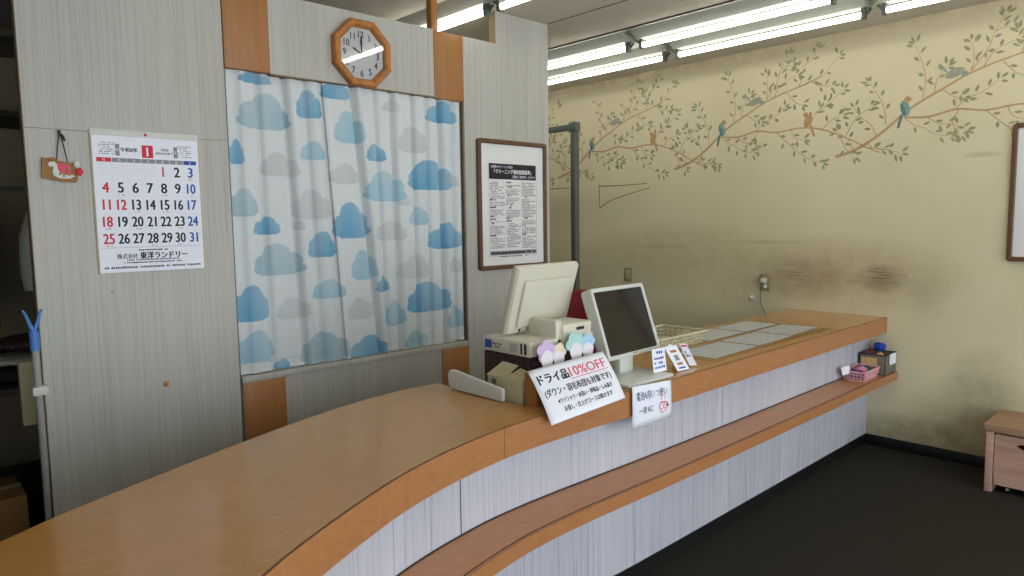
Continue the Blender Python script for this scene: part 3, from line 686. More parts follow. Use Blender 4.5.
# ------------------------------------------------------------------ sale sign on its wooden block, paper cutouts
blk = thing('sign_block', 'small orange wood block stand behind the ten-percent-off sign', 'stand', (1.80, 1.69, ZT))
b = MB(); Xu = Matrix(((0, 0, 1, 0), (1, 0, 0, 0), (0, 1, 0, 0), (0, 0, 0, 1))); b.prism([(1.668, ZT + .0005), (1.724, ZT + .0005), (1.724, .972), (1.705, .968), (1.668, .925)], 1.668, 1.686, 0, Xu); b.build('upright', 'orange', blk)
b = MB(); b.box(1.687, 1.98, 1.709, 1.722, ZT + .0005, .950, .002); b.build('back_board', 'orange', blk)
def patch(A, B, C_, D, lift, sag):
    """A bottom-left, B bottom-right, C top-right, D top-left -> function (u, v)->point"""
    A, B, C_, D = map(V3, (A, B, C_, D)); n = (B - A).cross(D - A).normalized()
    return lambda u, v, k=0.0: A * (1 - u) * (1 - v) + B * u * (1 - v) + C_ * u * v + D * (1 - u) * v + n * (lift + k + sag * 4 * v * (1 - v))
SG = patch((1.605, 1.535, .834), (1.989, 1.530, .856), (2.068, 1.700, .995), (1.658, 1.700, .981), 0, .006)
sale = thing('sale_sign', 'white ten-percent-off sale sign propped over the front edge of the counter', 'sign', (1.8, 1.6, ZT))
def sheet(b, fn, nu=14, nv=12, k=0.0, mi=0):
    vs = [fn(i / nu, j / nv, k) for j in range(nv + 1) for i in range(nu + 1)]
    b.add(vs, [(j * (nu + 1) + i, j * (nu + 1) + i + 1, (j + 1) * (nu + 1) + i + 1, (j + 1) * (nu + 1) + i) for j in range(nv) for i in range(nu)], mi, True)
b = MB(); sheet(b, SG); o = b.build('sheet', 'paper', sale); m_ = o.modifiers.new('thickness', 'SOLIDIFY'); m_.thickness = .0012; m_.offset = -1
def warp(mb2, fn, k, W, H, tgt):
    tgt.add([fn(v[0] / W, v[1] / H, k + v[2]) for v in mb2.v], mb2.f, 0); tgt.mi[-len(mb2.f):] = mb2.mi
SW, SH = .40, .27; I4 = Matrix.Identity(4); tmp = MB()
letter(tmp, I4, 'ドライ品', .098, .206, .058, 0, .035, .150); letter(tmp, I4, '10%OFF', .280, .207, .072, 1, .012, .196); rect(tmp, I4, .175, .38, .170, .1735, 1)
letter(tmp, I4, '(ダウン・羽毛布団も対象です)', .2, .132, .042, 0, .024, .35)
letter(tmp, I4, '※ワイシャツ・水洗い・特殊品・しみ抜き', .215, .086, .026, 0, .026, .29); letter(tmp, I4, 'お直し・仕上げコースは除きます', .215, .046, .026, 0, .026, .26)
b = MB(); warp(tmp, SG, .0006, SW, SH, b); b.build('lettering', ['black_print', 'pink_print'], sale)

M['lilac'] = plain('lilac_card', (196, 172, 206), .7, .3, 0, .03); M['cream'] = plain('cream_card', (216, 206, 176), .7, .3, 0, .03)
M['mint'] = plain('mint_card', (168, 206, 200), .7, .3, 0, .03); M['skyblue'] = plain('blue_card', (160, 196, 222), .7, .3, 0, .03)
M['paleface'] = plain('pale_card', (220, 214, 220), .7, .3, 0, .02)
def cutout(x, y, z, w, h, mat, label, seed):
    R2 = random.Random(seed); t = thing('paper_cutout', label, 'paper cutout', (x, y, z), 0, 'pastel paper cutouts behind the sale sign')
    Xk = frame((x, y, z), (1, 0, .05), (0, .12, 1)); b = MB(); P = []
    for k in range(32):                                    # fluffy cloud-like head
        a = 2 * PI * k / 32; r = .86 + .28 * abs(math.sin(a * 2.5 + seed)); P.append((w * .62 * r * math.cos(a), h * .68 + h * .36 * r * math.sin(a)))
    b.prism(P, 0, .003, 0, Xk); b.build('fluffy_top', mat, t)
    b = MB(); P = [(w * .44 * math.cos(2 * PI * k / 20) * (1 + .1 * math.sin(6 * PI * k / 20)), h * .36 + h * .36 * math.sin(2 * PI * k / 20)) for k in range(20)]
    b.prism(P, .003, .0045, 0, Xk); b.build('pale_front', 'paleface', t)
cutout(1.795, 1.735, .955, .070, .105, 'lilac', 'lilac cloud-shaped paper cutout above the first letters of the sale sign', 1)
cutout(1.868, 1.745, .955, .065, .085, 'cream', 'cream paper cutout between the lilac and mint cutouts', 2)
cutout(1.955, 1.735, .960, .075, .11, 'mint', 'mint green paper cutout above the figure ten on the sign', 3)
cutout(2.030, 1.742, .960, .070, .095, 'skyblue', 'pale blue paper cutout nearest the customer monitor', 4)

# handwritten note, three little cards
NB = patch((2.083, 1.5685, .705), (2.334, 1.5645, .708), (2.331, 1.5645, .858), (2.081, 1.5685, .872), 0, .002)
M['navy_print'] = plain('navy_ink', (34, 40, 72), .7)
note = thing('handwritten_note', 'white handwritten note taped on the counter edge under the monitor', 'note', (2.2, 1.57, .71))
b = MB(); sheet(b, NB, 8, 6); o = b.build('sheet', 'paper', note); m_ = o.modifiers.new('thickness', 'SOLIDIFY'); m_.thickness = .0008; m_.offset = -1
tmp = MB(); letter(tmp, I4, '電池A用い つ使い', .122, .116, .036, 0, .008, .195); letter(tmp, I4, '一律 ¥に', .085, .060, .030, 0, .008, .09)
letter(tmp, I4, 'ママ', .192, .090, .022, 1, .01, .04)
for cx, cy, r in ((.195, .052, .024), (.185, .060, .017), (.21, .058, .015)):
    q = [(cx + r * math.cos(a * PI / 8), cy + r * .9 * math.sin(a * PI / 8)) for a in range(17)]
    for a in range(16):
        p, s_ = V3(q[a] + (0,)), V3(q[a + 1] + (0,)); d = (s_ - p).normalized(); e = V3((-d.y, d.x, 0)) * .0016
        tmp.add([p - e, s_ - e, s_ + e, p + e], [(0, 1, 2, 3)], 1)
tmp.add([(.222 + .008 * math.cos(a), .056 + .008 * math.sin(a), 0) for a in [k * PI / 5 for k in range(10)]], [tuple(range(10))], 2)
b = MB(); warp(tmp, NB, .0006, .25, .155, b); b.build('lettering', ['navy_print', 'pink_print', 'black_print'], note)

c1 = thing('price_card', 'white card with rows of small print under the monitor corner', 'card', (2.37, 1.66, ZT + .014))
Xk = frame((2.372, 1.650, .918), (1, -.05, 0), (0, .12, 1)); b = MB(); b.box(-.042, .042, -.045, .052, -.001, .001, 0, 0, Xk); b.build('card', 'paper', c1)
b = MB(); scribble(b, Xk, -.015, .025, .036, .014, 0, .5, 1, .0014, .05)
for y in (.012, -.008, -.026): scribble(b, Xk, -.032, .034, y, .010, 0, .8, 1.3, .0014, .1)
rect(b, Xk, .012, .02, .006, .018, 1, .0018); b.build('printing', ['blue_print', 'pink_print'], c1)
c2 = thing('leaning_card', 'narrow white card with orange print leaning beside the monitor', 'card', (2.5, 1.65, ZT))
Xk = frame((2.498, 1.645, .907), (1, -.1, 0), (-.45, .35, 1)); b = MB(); b.box(-.038, .038, -.055, .066, -.001, .001, 0, 0, Xk); b.build('card', 'paper', c2)
b = MB(); rect(b, Xk, -.02, .02, .034, .046, 0, .0014); rect(b, Xk, -.018, .018, -.028, -.016, 0, .0014); rect(b, Xk, -.022, .022, -.046, -.038, 1, .0014); rect(b, Xk, -.014, .014, -.006, .022, 2, .0014); b.build('printing', ['orange', 'blue_print', 'grey_print'], c2)
b = MB(); b.box(-.012, .012, .062, .074, -.001, .001, 0, 0, Xk); b.build('hanging_tab', 'paper', c2)
c3 = thing('folded_card', 'thin pink-edged card standing with a small tan ornament on the counter', 'card', (2.6, 1.65, ZT))
Xk = frame((2.598, 1.655, .907), (1, -.9, 0), (-.45, .25, 1)); b = MB(); b.box(-.016, .016, -.05, .062, -.001, .001, 0, 0, Xk); b.build('card', 'paper', c3)
b = MB(); rect(b, Xk, -.013, .013, .045, .055, 0, .0014); scribble(b, Xk, -.011, .011, .0, .014, 1, .5, 1, .0014); scribble(b, Xk, -.011, .011, .02, .012, 1, .5, 1, .0014); b.build('printing', ['pink_print', 'grey_print'], c3)
orn = thing('ornament', 'small tan figurine standing between the two little cards', 'ornament', (2.58, 1.71, ZT))
b = MB(); b.sphere((2.58, 1.71, ZT + .026), .018, 0, 1, .8, 1.4); b.sphere((2.58, 1.70, ZT + .06), .015, 0); b.build('figure', 'orange', orn)
b = MB(); b.sphere((2.583, 1.689, ZT + .035), .011, 0, 1, .6, 1.4); b.sphere((2.572, 1.690, ZT + .064), .004, 0); b.sphere((2.587, 1.688, ZT + .064), .004, 0); b.build('markings', 'frame_wood', orn)

# ------------------------------------------------------------------ price sheets under a clear mat, tray
M['pale_print'] = plain('pale_ink', (188, 192, 186), .7)
GL = 'price sheets lying on the straight counter'
def psheet(x0, x1, y0, y1, rz, label, kind):
    cx, cy = (x0 + x1) / 2, (y0 + y1) / 2; t = thing('price_sheet', label, 'price sheet', (cx, cy, ZT), rz, GL)
    Xs = Matrix.Translation((cx, cy, ZT + .0008)) @ Matrix.Rotation(rz, 4, 'Z'); w, h = x1 - x0, y1 - y0; b = MB()
    b.box(-w / 2, w / 2, -h / 2, h / 2, -.0007, .0004, 0, 0, Xs); b.build('sheet', 'paper', t)
    b = MB(); y = h / 2 - .02
    while y > -h / 2 + .012:
        if kind: rect(b, Xs, -w / 2 + .012, w / 2 - .012, y - .0012, y, 0, .0006)
        for c in range(3): scribble(b, Xs, -w / 2 + .016 + c * w / 3, -w / 2 + (c + .85) * w / 3, y + .010, .010, 1, .5, 1.6, .0006, .2)
        y -= .024
    b.build('printing', ['pale_print', 'pale_print'], t)
psheet(2.84, 3.26, 1.675, 1.885, .03, 'ruled price sheet on the counter nearest the little cards', 1)
psheet(3.29, 3.67, 1.69, 1.90, .03, 'price sheet in the front row at the middle of the straight counter', 0)
psheet(3.70, 4.05, 1.71, 1.92, .03, 'price sheet in the front row closest to the end wall', 1)
psheet(3.24, 3.62, 1.945, 2.15, .01, 'price sheet in the back row beside the white basket', 1)
psheet(3.65, 4.03, 1.95, 2.15, .01, 'price sheet in the back row below the wall socket', 0)
t = NT('clear_vinyl'); t.t.nodes.remove(t.b); tr = t.n('ShaderNodeBsdfTransparent', Color=(.97, .98, .97, 1)); gl = t.n('ShaderNodeBsdfGlossy', Roughness=.12); fr = t.n('ShaderNodeFresnel', IOR=1.2); mx = t.n('ShaderNodeMixShader')
t.l(fr.outputs[0], mx.inputs[0]); t.l(tr.outputs[0], mx.inputs[1]); t.l(gl.outputs[0], mx.inputs[2]); t.l(mx.outputs[0], t.t.nodes['Material Output'].inputs['Surface']); M['vinyl'] = t.m
b = MB(); b.poly([(x, y, ZT + .003) for x, y in ((2.78, 1.64), (4.10, 1.64), (4.10, 1.91), (2.78, 1.91))]); b.poly([(x, y, ZT + .003) for x, y in ((3.215, 1.91), (4.10, 1.91), (4.10, 2.18), (3.215, 2.18))]); o = b.build('vinyl_mat', 'vinyl'); tag(o, 'clear vinyl mat covering the price sheets on the counter', 'mat')

M['cream_plastic'] = plain('cream_plastic', (188, 180, 152), .45)
bk = thing('cream_basket', 'low cream slotted plastic basket on the counter behind the monitor', 'basket', (2.98, 2.07, ZT))
def basket(b, x0, x1, y0, y1, z0, z1, fl, wall=.003, n=(12, 6), X=None, rows=3):
    b.box(x0 + fl, x1 - fl, y0 + fl, y1 - fl, z0, z0 + .003, 0, 0, X)
    c0 = [(x0 + fl, y0 + fl), (x1 - fl, y0 + fl), (x1 - fl, y1 - fl), (x0 + fl, y1 - fl)]; c1 = [(x0, y0), (x1, y0), (x1, y1), (x0, y1)]
    for s_ in range(4):
        a0, a1, d0, d1 = c0[s_], c0[(s_ + 1) % 4], c1[s_], c1[(s_ + 1) % 4]; m = n[s_ % 2]
        P = lambda u, v: (lambda p, q: V3((p[0] + (q[0] - p[0]) * v, p[1] + (q[1] - p[1]) * v, z0 + (z1 - z0) * v)))((a0[0] + (a1[0] - a0[0]) * u, a0[1] + (a1[1] - a0[1]) * u), (d0[0] + (d1[0] - d0[0]) * u, d0[1] + (d1[1] - d0[1]) * u))
        for k in range(m + 1): b.tube([P(k / m, 0), P(k / m, 1)], wall * .8, 5, X=X)
        for r in range(rows + 1): b.tube([P(0, r / rows), P(1, r / rows)], wall * (1.6 if r == rows else .8), 6, X=X)
b = MB(); basket(b, 2.76, 3.20, 1.93, 2.205, ZT + .004, ZT + .062, .015, .004, (14, 8)); b.build('slotted_sides', 'cream_plastic', bk)

# binders behind the till
M['redcover'] = plain('red_binder_cloth', (150, 26, 34), .5, .4)
for k, x in enumerate((2.405, 2.458)):
    t = thing('red_binder', ['red binder standing closest to the till behind the counter', 'red binder standing beside its twin, further along the counter'][k], 'binder', (x, 2.1, ZT), 0, 'red binders standing behind the till')
    b = MB(); b.box(x - .024, x - .020, 2.0, 2.21, ZT + .0005, ZT + .32, .001); b.box(x + .020, x + .024, 2.0, 2.21, ZT + .0005, ZT + .32, .001); b.box(x - .024, x + .024, 1.996, 2.001, ZT + .0005, ZT + .32, .001); b.build('cover', 'redcover', t)
    b = MB(); b.box(x - .018, x + .018, 2.005, 2.205, ZT + .004, ZT + .308); b.build('pages', 'paper', t)
    b = MB(); b.box(x - .014, x + .014, 1.9945, 1.9965, ZT + .17, ZT + .25); b.build('spine_label', 'mat', t)

# ------------------------------------------------------------------ wall fittings
M['olive_plate'] = plain('aged_plate', (134, 124, 96), .6)
t = thing('wall_socket', 'aged beige double wall socket with white plug above the counter', 'socket', (XW, 2.407, 1.0))
b = MB(); b.box(XW - .008, XW - .0005, 2.372, 2.442, .975, 1.095, .003); b.build('plate', 'olive_plate', t)
b = MB(); b.box(XW - .012, XW - .007, 2.388, 2.426, 1.0, 1.07, .002); b.build('outlet', 'beige', t)
pg = thing('power_plug', 'white plug with thin hanging cord in the wall socket over the counter', 'plug', (XW, 2.407, 1.02))
b = MB(); b.box(XW - .045, XW - .012, 2.390, 2.424, 1.035, 1.066, .006); b.box(XW - .035, XW - .012, 2.385, 2.405, .995, 1.02, .005); b.build('plug_body', 'whiteplastic', pg)
b = MB(); b.tube([(XW - .04, 2.407, 1.04), (XW - .045, 2.415, 1.0), (XW - .03, 2.425, .94), (XW - .035, 2.42, .88), (XW - .06, 2.36, .80)], .0035, 6); b.build('cord', 'steel', pg)
b = MB(); b.box(XW - .008, XW - .0005, 3.605, 3.68, .98, 1.095, .003); t = thing('blank_plate', 'beige switch plate on the papered wall above the monitor', 'switch plate', (XW, 3.64, .98)); b.build('plate', 'olive_plate', t)
b = MB(); b.box(XW - .011, XW - .0075, 3.62, 3.665, 1.0, 1.075, .002); b.build('rocker', 'beige', t)
b = MB(); b.sphere((XW - .012, 2.506, .915), .018, 0, .7, 1, 1); b.tube([(XW - .01, 2.506, .915), (XW, 2.506, .915)], .024, 14); o = b.build('round_hook', 'whiteplastic'); tag(o, 'round white hook fixed on the wall beside the socket', 'hook')

# ------------------------------------------------------------------ steel garment rack seen past the partition
rk = thing('garment_rack', 'grey square-tube steel rack standing between partition and papered wall', 'rack', (4.2, 4.1, 0))
b = MB(); b.box(4.12, 4.17, 3.66, 3.71, .02, 2.26, .004); b.build('post', 'steel', rk)
b = MB(); b.box(4.125, 4.165, 3.72, 4.75, 2.21, 2.255, .004); b.build('top_bar', 'steel', rk)
b = MB(); b.box(4.114, 4.176, 3.65, 3.725, 2.19, 2.268, .006); b.build('corner_bracket', 'steel', rk)
b = MB(); b.box(4.12, 4.17, 4.75, 4.80, .02, 2.26, .004); b.build('post', 'steel', rk)
b = MB(); b.box(3.95, 4.35, 3.655, 3.725, 0, .03, .004); b.build('foot', 'steel', rk)
b = MB(); b.box(3.95, 4.35, 4.745, 4.815, 0, .03, .004); b.build('foot', 'steel', rk)

# ------------------------------------------------------------------ goods on the lower ledge
ZL = .5127
pb = thing('pink_basket', 'small pink lattice basket on the end of the lower ledge', 'basket', (4.43, 1.60, ZL))
Xb = Matrix.Translation((4.43, 1.60, ZL + .0008)) @ Matrix.Rotation(.03, 4, 'Z')
M['pink'] = plain('pink_plastic', (228, 172, 184), .4)
b = MB(); basket(b, -.13, .13, -.065, .065, .002, .055, .012, .0035, (12, 6), Xb); b.build('lattice', 'pink', pb)
M['purple'] = plain('purple_cloth', (92, 52, 104), .8); M['green'] = plain('green_cloth', (24, 96, 52), .8); M['rose'] = plain('rose_cloth', (206, 128, 170), .8)
M['bluecloth'] = plain('blue_cloth', (28, 66, 164), .7); M['redcloth'] = plain('red_brown_cloth', (128, 44, 34), .8); M['ochre'] = plain('ochre_cloth', (206, 170, 116), .8)
def lump(x, y, z, sx, sy, sz, mat, label, X, seed, cat='cloth item'):
    R2 = random.Random(seed); b = MB(); bm_ = bmesh.new(); bmesh.ops.create_icosphere(bm_, subdivisions=3, radius=1)
    ph = [R2.uniform(0, 6) for _ in range(6)]
    for v in bm_.verts:
        d = 1 + .13 * math.sin(4 * v.co.x + ph[0]) * math.sin(5 * v.co.y + ph[1]) + .08 * math.sin(9 * v.co.z + ph[2] + 6 * v.co.x)
        v.co = V3((v.co.x * sx * d, v.co.y * sy * d, v.co.z * sz * d))
    loc = X @ V3((x, y, z)); b.bm(bm_, 0, True, Matrix.Translation(loc) @ Matrix.Rotation(R2.uniform(-.4, .4), 4, 'Z'))
    o = b.build('cloth_pouch', mat); tag(o, label, cat, 'small cloth items in the ledge baskets'); return o
lump(-.085, 0, .038, .036, .045, .026, 'purple', 'dark purple cloth bundle at the counter end of the pink basket', Xb, 1)
lump(-.02, -.005, .046, .030, .038, .028, 'rose', 'rose pink cloth bundle in the middle of the pink basket', Xb, 2)
lump(.058, 0, .042, .045, .048, .026, 'green', 'bright green cloth bundle filling the wall end of the pink basket', Xb, 3)
cd = thing('price_tag', 'small white tag card standing behind the pink basket', 'card', (4.28, 1.62, ZL)); Xk = frame((4.272, 1.63, ZL + .064), (1, -.3, .1), (0, .15, 1))
b = MB(); b.box(-.035, .035, -.022, .026, -.001, .001, 0, 0, Xk); b.build('card', 'paper', cd)
b = MB(); b.box(-.003, .003, -.062, -.02, -.002, .0, 0, 0, Xk); b.build('holder', 'black', cd)
M['darkrim'] = plain('dark_rim_cloth', (58, 54, 50), .85)
gb = thing('grey_bin', 'grey fabric storage bin full of cloth goods against the end wall', 'storage bin', (4.62, 1.575, ZL))
t = NT('grey_weave'); f = t.noise(t.coords((160, 160, 160)), 1, 3, .7); M['weave'] = t.out(t.ramp(f, [(.35, rgb(86, 82, 72)), (.65, rgb(132, 126, 112))]), .85)
b = MB(); x0, x1, y0, y1, h = 4.578, 4.762, 1.512, 1.668, .125
for a in ((x0, x0 + .006, y0, y1), (x1 - .006, x1, y0, y1), (x0, x1, y0, y0 + .006), (x0, x1, y1 - .006, y1)): b.box(*a, ZL + .0005, ZL + h, .0015)
b.box(x0, x1, y0, y1, ZL, ZL + .006); b.build('bin_body', 'weave', gb)
b = MB()
for a in ((x0 - .003, x0 + .007, y0 - .003, y1 + .003), (x1 - .007, x1 + .003, y0 - .003, y1 + .003), (x0, x1, y0 - .003, y0 + .008), (x0, x1, y1 - .008, y1 + .003)): b.box(*a, ZL + h - .004, ZL + h + .003, .0015)
b.build('dark_rim', 'darkrim', gb)
b = MB(); b.box(4.63, 4.735, 1.504, 1.5065, ZL + .06, ZL + .128, 0); b.build('white_label', 'paper', gb)
b = MB(); b.box(x0 - .0045, x0 - .003, 1.56, 1.655, ZL + .055, ZL + .105); b.build('tan_patch', 'ochre', gb)
I4b = Matrix.Identity(4)
lump(4.616, 1.630, ZL + .10, .022, .024, .04, 'purple', 'purple cloth bundle at the near corner of the grey bin', I4b, 4)
lump(4.668, 1.628, ZL + .10, .024, .026, .038, 'redcloth', 'reddish brown cloth bundle in the middle of the grey bin', I4b, 5)
lump(4.622, 1.560, ZL + .10, .030, .028, .036, 'ochre', 'tan cloth bundle at the front of the grey bin', I4b, 6)
lump(4.70, 1.572, ZL + .09, .034, .036, .03, 'redcloth', 'dark red cloth bundle beneath the blue one in the bin', I4b, 7)
lump(4.70, 1.592, ZL + .158, .038, .036, .028, 'bluecloth', 'bright blue cloth bundle on top of the grey bin', I4b, 8)

# ------------------------------------------------------------------ low bench with rolling drawer box
bn = thing('low_bench', 'low pale pink-brown wooden bench against the papered wall', 'bench', (4.57, .6, 0))
xb, yb = 4.375, .925
b = MB(); b.box(xb - .008, XW - .014, .10, yb + .012, .335, .375, .003); b.build('bench_top', 'bench_top', bn)
for y in (yb - .035, .115):
    b = MB(); b.box(xb, XW - .016, y, y + .035, 0, .335, .002); b.build('side_panel', 'bench', bn)
b = MB(); b.box(XW - .032, XW - .018, .15, yb - .035, .03, .335); b.build('back_panel', 'bench', bn)
t = thing('rolling_drawer', 'pinkish drawer box with oval hand hole rolling under the bench', 'drawer box', (4.56, .6, .04))
y0_, y1_ = .58, yb - .043; b = MB(); hc = (y0_ + y1_) / 2 + .004; hw, hh = .055, .016; zc_ = .275
xs = xb + .006
def ov(r1, r2, n=24): return [(hc + r1 * math.cos(2 * PI * k / n), zc_ + r2 * math.sin(2 * PI * k / n)) for k in range(n)]
hole = ov(hw, hh); n = 24; zl, zh = .045, .325
def edgept(k):
    a = 2 * PI * k / n; c, s_ = math.cos(a), math.sin(a); hy = (y1_ - y0_) / 2
    tt = min(hy / abs(c) if abs(c) > 1e-6 else 9, ((zh - zc_) if s_ > 0 else (zc_ - zl)) / abs(s_) if abs(s_) > 1e-6 else 9)
    return (hc + c * tt, zc_ + s_ * tt)
out_ = [edgept(k) for k in range(n)]; crn = [(y1_, zh), (y0_, zh), (y0_, zl), (y1_, zl)]
for xx in (xs, xs + .014):
    vs = [(xx, y, z) for y, z in out_ + hole]
    b.add(vs, [(k, (k + 1) % n, n + (k + 1) % n, n + k) for k in range(n)])
    for cy, cz in crn:                                     # square the corners
        ang = math.atan2(cz - zc_, cy - hc) % (2 * PI); k = int(ang / (2 * PI / n)) % n
        b.add([(xx, *out_[k]), (xx, cy, cz), (xx, *out_[(k + 1) % n])], [(0, 1, 2)])
b.add([(xs, y, z) for y, z in hole] + [(xs + .014, y, z) for y, z in hole], [(k, (k + 1) % n, n + (k + 1) % n, n + k) for k in range(n)])
q = crn; b.add([(xs, y, z) for y, z in q] + [(xs + .014, y, z) for y, z in q], [(k, (k + 1) % 4, 4 + (k + 1) % 4, 4 + k) for k in range(4)])
b.build('drawer_front', 'bench', t)
b = MB(); b.box(xs + .014, 4.72, y0_, y0_ + .012, zl, zh - .02); b.box(xs + .014, 4.72, y1_ - .012, y1_, zl, zh - .02); b.box(4.708, 4.72, y0_, y1_, zl, zh - .02); b.box(xs + .014, 4.72, y0_, y1_, zl, zl + .01); b.build('drawer_sides', 'bench', t)
for y in (y0_ + .05, y1_ - .06):
    for x in (xs + .035, 4.67):
        b = MB(); b.tube([(x, y - .008, .018), (x, y + .008, .018)], .018, 14); b.box(x - .006, x + .006, y - .011, y + .011, .018, .045, .002); b.build('caster', 'chrome', t)

# ------------------------------------------------------------------ back room beyond the partition's open end
M['pole_grey'] = plain('grey_pole_tube', (150, 154, 148), .5)
pole = thing('hook_pole', 'pale hook pole with blue forked head leaning at the partition edge', 'pole', (.43, 3.06, 0))
p0, p1 = V3((.446, 3.085, .0)), V3((.432, 3.0, 1.11))
b = MB(); b.tube([p0, p1], .0125, 12); b.build('shaft', 'pole_grey', pole)
M['bluefork'] = plain('blue_plastic', (70, 120, 188), .4)
b = MB(); b.tube([p1 - (p1 - p0).normalized() * .05, p1 + V3((0, 0, .02))], .016, 12)
for s_ in (-1, 1): b.tube([p1 + V3((0, 0, .015)), p1 + V3((s_ * .012, 0, .05)), p1 + V3((s_ * .022, 0, .085)), p1 + V3((s_ * .030, 0, .098))], [.008, .006, .0045, .004], 8)
b.build('forked_head', 'bluefork', pole)
b = MB(); b.box(.412, .462, 2.988, 3.026, .893, .925, .004); o = b.build('wall_clip', 'whiteplastic'); tag(o, 'white clip holding the hook pole at the board edge', 'clip')
rail = thing('clothes_rail', 'dim metal clothes rail in the dark back room', 'rail', (.3, 4.2, 0))
b = MB(); b.tube([(-.5, 4.25, 1.70), (1.25, 4.25, 1.70)], .010, 8); b.build('rod', 'steel', rail)
for x in (-.45, 1.2):
    b = MB(); b.box(x - .02, x + .02, 4.23, 4.27, 0, 1.70, .003); b.build('upright', 'steel', rail)
sh = thing('hanging_shirt', 'pale shirt on a hanger in the dark back room', 'shirt', (.66, 4.25, 1.15))
b = MB(); ring = []
prof = [(1.16, .155, .05), (1.22, .158, .055), (1.35, .15, .06), (1.48, .155, .06), (1.56, .15, .055), (1.60, .10, .045), (1.635, .05, .04), (1.65, .045, .035)]
for z, rx, ry in prof:
    ring += [(.79 + rx * math.cos(a) * (1 + .06 * math.sin(5 * a + z * 9)), 4.25 + ry * math.sin(a) * (1 + .15 * math.sin(7 * a)), z + .01 * math.sin(3 * a)) for a in [2 * PI * k / 32 for k in range(32)]]
b.add(ring, [(i * 32 + k, i * 32 + (k + 1) % 32, (i + 1) * 32 + (k + 1) % 32, (i + 1) * 32 + k) for i in range(len(prof) - 1) for k in range(32)], 0, True)
b.tube([(.67, 4.25, 1.575), (.625, 4.24, 1.45), (.615, 4.235, 1.28), (.625, 4.235, 1.19)], [.05, .048, .042, .04], 12); b.tube([(.91, 4.25, 1.575), (.955, 4.24, 1.45), (.965, 4.235, 1.25)], [.05, .048, .042], 12)
b.build('garment', 'shirt', sh)
b = MB(); b.tube([(.79, 4.25, 1.64), (.79, 4.232, 1.67), (.79, 4.227, 1.70), (.79, 4.25, 1.724), (.79, 4.272, 1.705)], .003, 6); b.tube([(.66, 4.25, 1.58), (.79, 4.25, 1.64), (.92, 4.25, 1.58)], .005, 6); b.build('hanger', 'steel', sh)
for k, (x, c) in enumerate(((.38, (30, 28, 30)), (.47, (36, 32, 28)), (.29, (24, 26, 34)), (.19, (32, 30, 32)))):
    M['g%d' % k] = plain('dark_cloth', c, .9)
    x = x - .03
    t = thing('dark_garment', ['charcoal garment second from the pale shirt on the rail', 'brown-black garment hanging next to the pale shirt', 'navy garment third from the pale shirt', 'dark grey garment farthest from the pale shirt'][k], 'garment', (x, 4.25, 1.0), 0, 'dark garments on the clothes rail')
    b = MB(); ring = []
    for z, rx, ry in [(1.05 - .01 * k, .03, .20), (1.2, .032, .21), (1.5, .03, .20), (1.6, .025, .12), (1.66, .02, .03)]:
        ring += [(x + rx * math.cos(a) * (1 + .2 * math.sin(4 * a)), 4.25 + ry * math.sin(a), z) for a in [2 * PI * q / 24 for q in range(24)]]
    b.add(ring, [(i * 24 + q, i * 24 + (q + 1) % 24, (i + 1) * 24 + (q + 1) % 24, (i + 1) * 24 + q) for i in range(4) for q in range(24)], 0, True); b.build('cloth', 'g%d' % k, t)
    b = MB(); b.tube([(x, 4.25, 1.65), (x, 4.232, 1.67), (x, 4.227, 1.70), (x, 4.25, 1.724), (x, 4.272, 1.705)], .003, 6); b.build('hanger', 'steel', t)
sl = thing('storage_shelf', 'dark wooden shelf unit in the back room behind the rail', 'shelf', (.4, 4.85, 0))
for z in (.02, .78, 2.1, 2.52):
    b = MB(); b.box(-.4, 1.25, 4.6, 5.15, z, z + .03, .002); b.build('board', 'steel' if z > 2.4 else 'darkwood', sl)
for x in (-.4, 1.22):
    b = MB(); b.box(x, x + .03, 4.6, 5.15, 0, 2.55, .002); b.build('upright', 'darkwood', sl)
cb = thing('cardboard_box', 'brown cardboard box on the floor of the dark back room', 'box', (.27, 3.65, 0))
b = MB(); b.box(.05, .44, 3.55, 3.88, 0, .36, .003); b.build('carton', 'card_brown', cb)
b = MB(); b.box(.05, .44, 3.69, 3.74, .3601, .3612); b.build('packing_tape', 'beige', cb)
ct = thing('storage_table', 'dark low table under heaped clothes in the back room', 'table', (.6, 4.15, 0))
b = MB(); b.box(.30, 1.0, 3.95, 4.40, .72, .75, .003); b.build('table_top', 'darkwood', ct)
for x in (.33, .96):
    for y in (3.98, 4.36):
        b = MB(); b.box(x - .015, x + .015, y - .015, y + .015, 0, .72, .002); b.build('leg', 'darkwood', ct)
pats = [('folded dark-patterned cloth lowest of the heap on the dark table', .790, (.44, .15, .032), 'g1'), ('folded pale cloth in the middle of the heap on the dark table', .862, (.42, .14, .026), 'shirt'), ('crumpled reddish cloth topping the heap on the dark table', .938, (.36, .13, .034), 'maroon')]
for k, (lb, z, (w, d, h), mt) in enumerate(pats):
    b = MB(); bm_ = bmesh.new(); bmesh.ops.create_icosphere(bm_, subdivisions=4, radius=1)
    for v in bm_.verts:
        q = 1 + .12 * math.sin(6 * v.co.x + k) + .1 * math.sin(11 * v.co.y + 5 * v.co.x)
        s_ = lambda a: math.copysign(abs(a) ** .6, a)
        v.co = V3((.62 + s_(v.co.x) * w * .62 * .95, 4.15 + s_(v.co.y) * d, z + v.co.z * h * q))
    b.bm(bm_, 0, True); o = b.build('folded_cloth', mt); tag(o, lb, 'cloth', 'clothes heaped on the back-room table')
pbag = thing('hanging_paper_bag', 'flat beige paper bag hanging behind the hook pole', 'bag', (.47, 3.36, .71))  # nothing holds this bag; it is placed free in the air
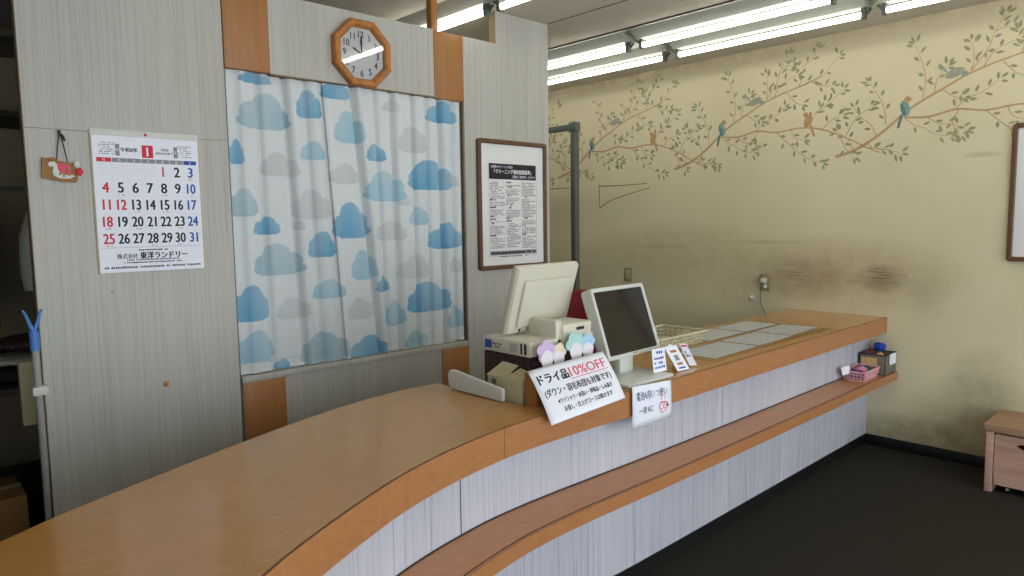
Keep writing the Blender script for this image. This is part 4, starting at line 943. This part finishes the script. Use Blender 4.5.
b = MB(); b.box(.42, .62, 3.33, 3.37, .71, .97, .004); b.build('bag', 'beige', pbag)
b = MB(); b.tube([(.47, 3.35, .968), (.48, 3.36, 1.03), (.56, 3.36, 1.03), (.57, 3.35, .968)], .003, 6); b.build('handle', 'beige', pbag)

# ------------------------------------------------------------------ light: overcast daylight through the shop window, fluorescent tubes
w = bpy.data.worlds.new('overcast_sky'); S.world = w; w.use_nodes = True
bg = w.node_tree.nodes['Background']; bg.inputs['Color'].default_value = (.84, .91, 1.0, 1); bg.inputs['Strength'].default_value = 5.4
L = bpy.data.lights.new('window_portal', 'AREA'); L.shape = 'RECTANGLE'; L.size = 6.75; L.size_y = 2.2; L.cycles.is_portal = True
lo = bpy.data.objects.new('window_portal', L); COL.objects.link(lo); lo.location = (1.07, -2.31, 1.35); lo.rotation_euler = (PI / 2, 0, PI)

# ------------------------------------------------------------------ camera
cam = bpy.data.cameras.new('camera'); co = bpy.data.objects.new('camera', cam); COL.objects.link(co); S.camera = co
F, YAW, PIT, ROLL = 692.856293, .752160429, -.0952709743, -.0145474745
f = V3((math.sin(YAW) * math.cos(PIT), math.cos(YAW) * math.cos(PIT), math.sin(PIT))); r = V3((math.cos(YAW), -math.sin(YAW), 0)); u = r.cross(f)
r2 = r * math.cos(ROLL) + u * math.sin(ROLL); u2 = -r * math.sin(ROLL) + u * math.cos(ROLL)
co.matrix_world = Matrix(((r2.x, u2.x, -f.x, 0), (r2.y, u2.y, -f.y, 0), (r2.z, u2.z, -f.z, 1.5), (0, 0, 0, 1)))
cam.sensor_fit = 'HORIZONTAL'; cam.sensor_width = 36; cam.lens = F / 1024 * 36; cam.clip_start = .02

S.view_settings.view_transform = 'Standard'; S.view_settings.look = 'None'; S.view_settings.gamma = 1; S.view_settings.use_curve_mapping = False
S.view_settings.exposure = -.20
S.cycles.max_bounces = 8; S.cycles.diffuse_bounces = 5; S.cycles.glossy_bounces = 4; S.cycles.transparent_max_bounces = 8
S.cycles.sample_clamp_indirect = 6
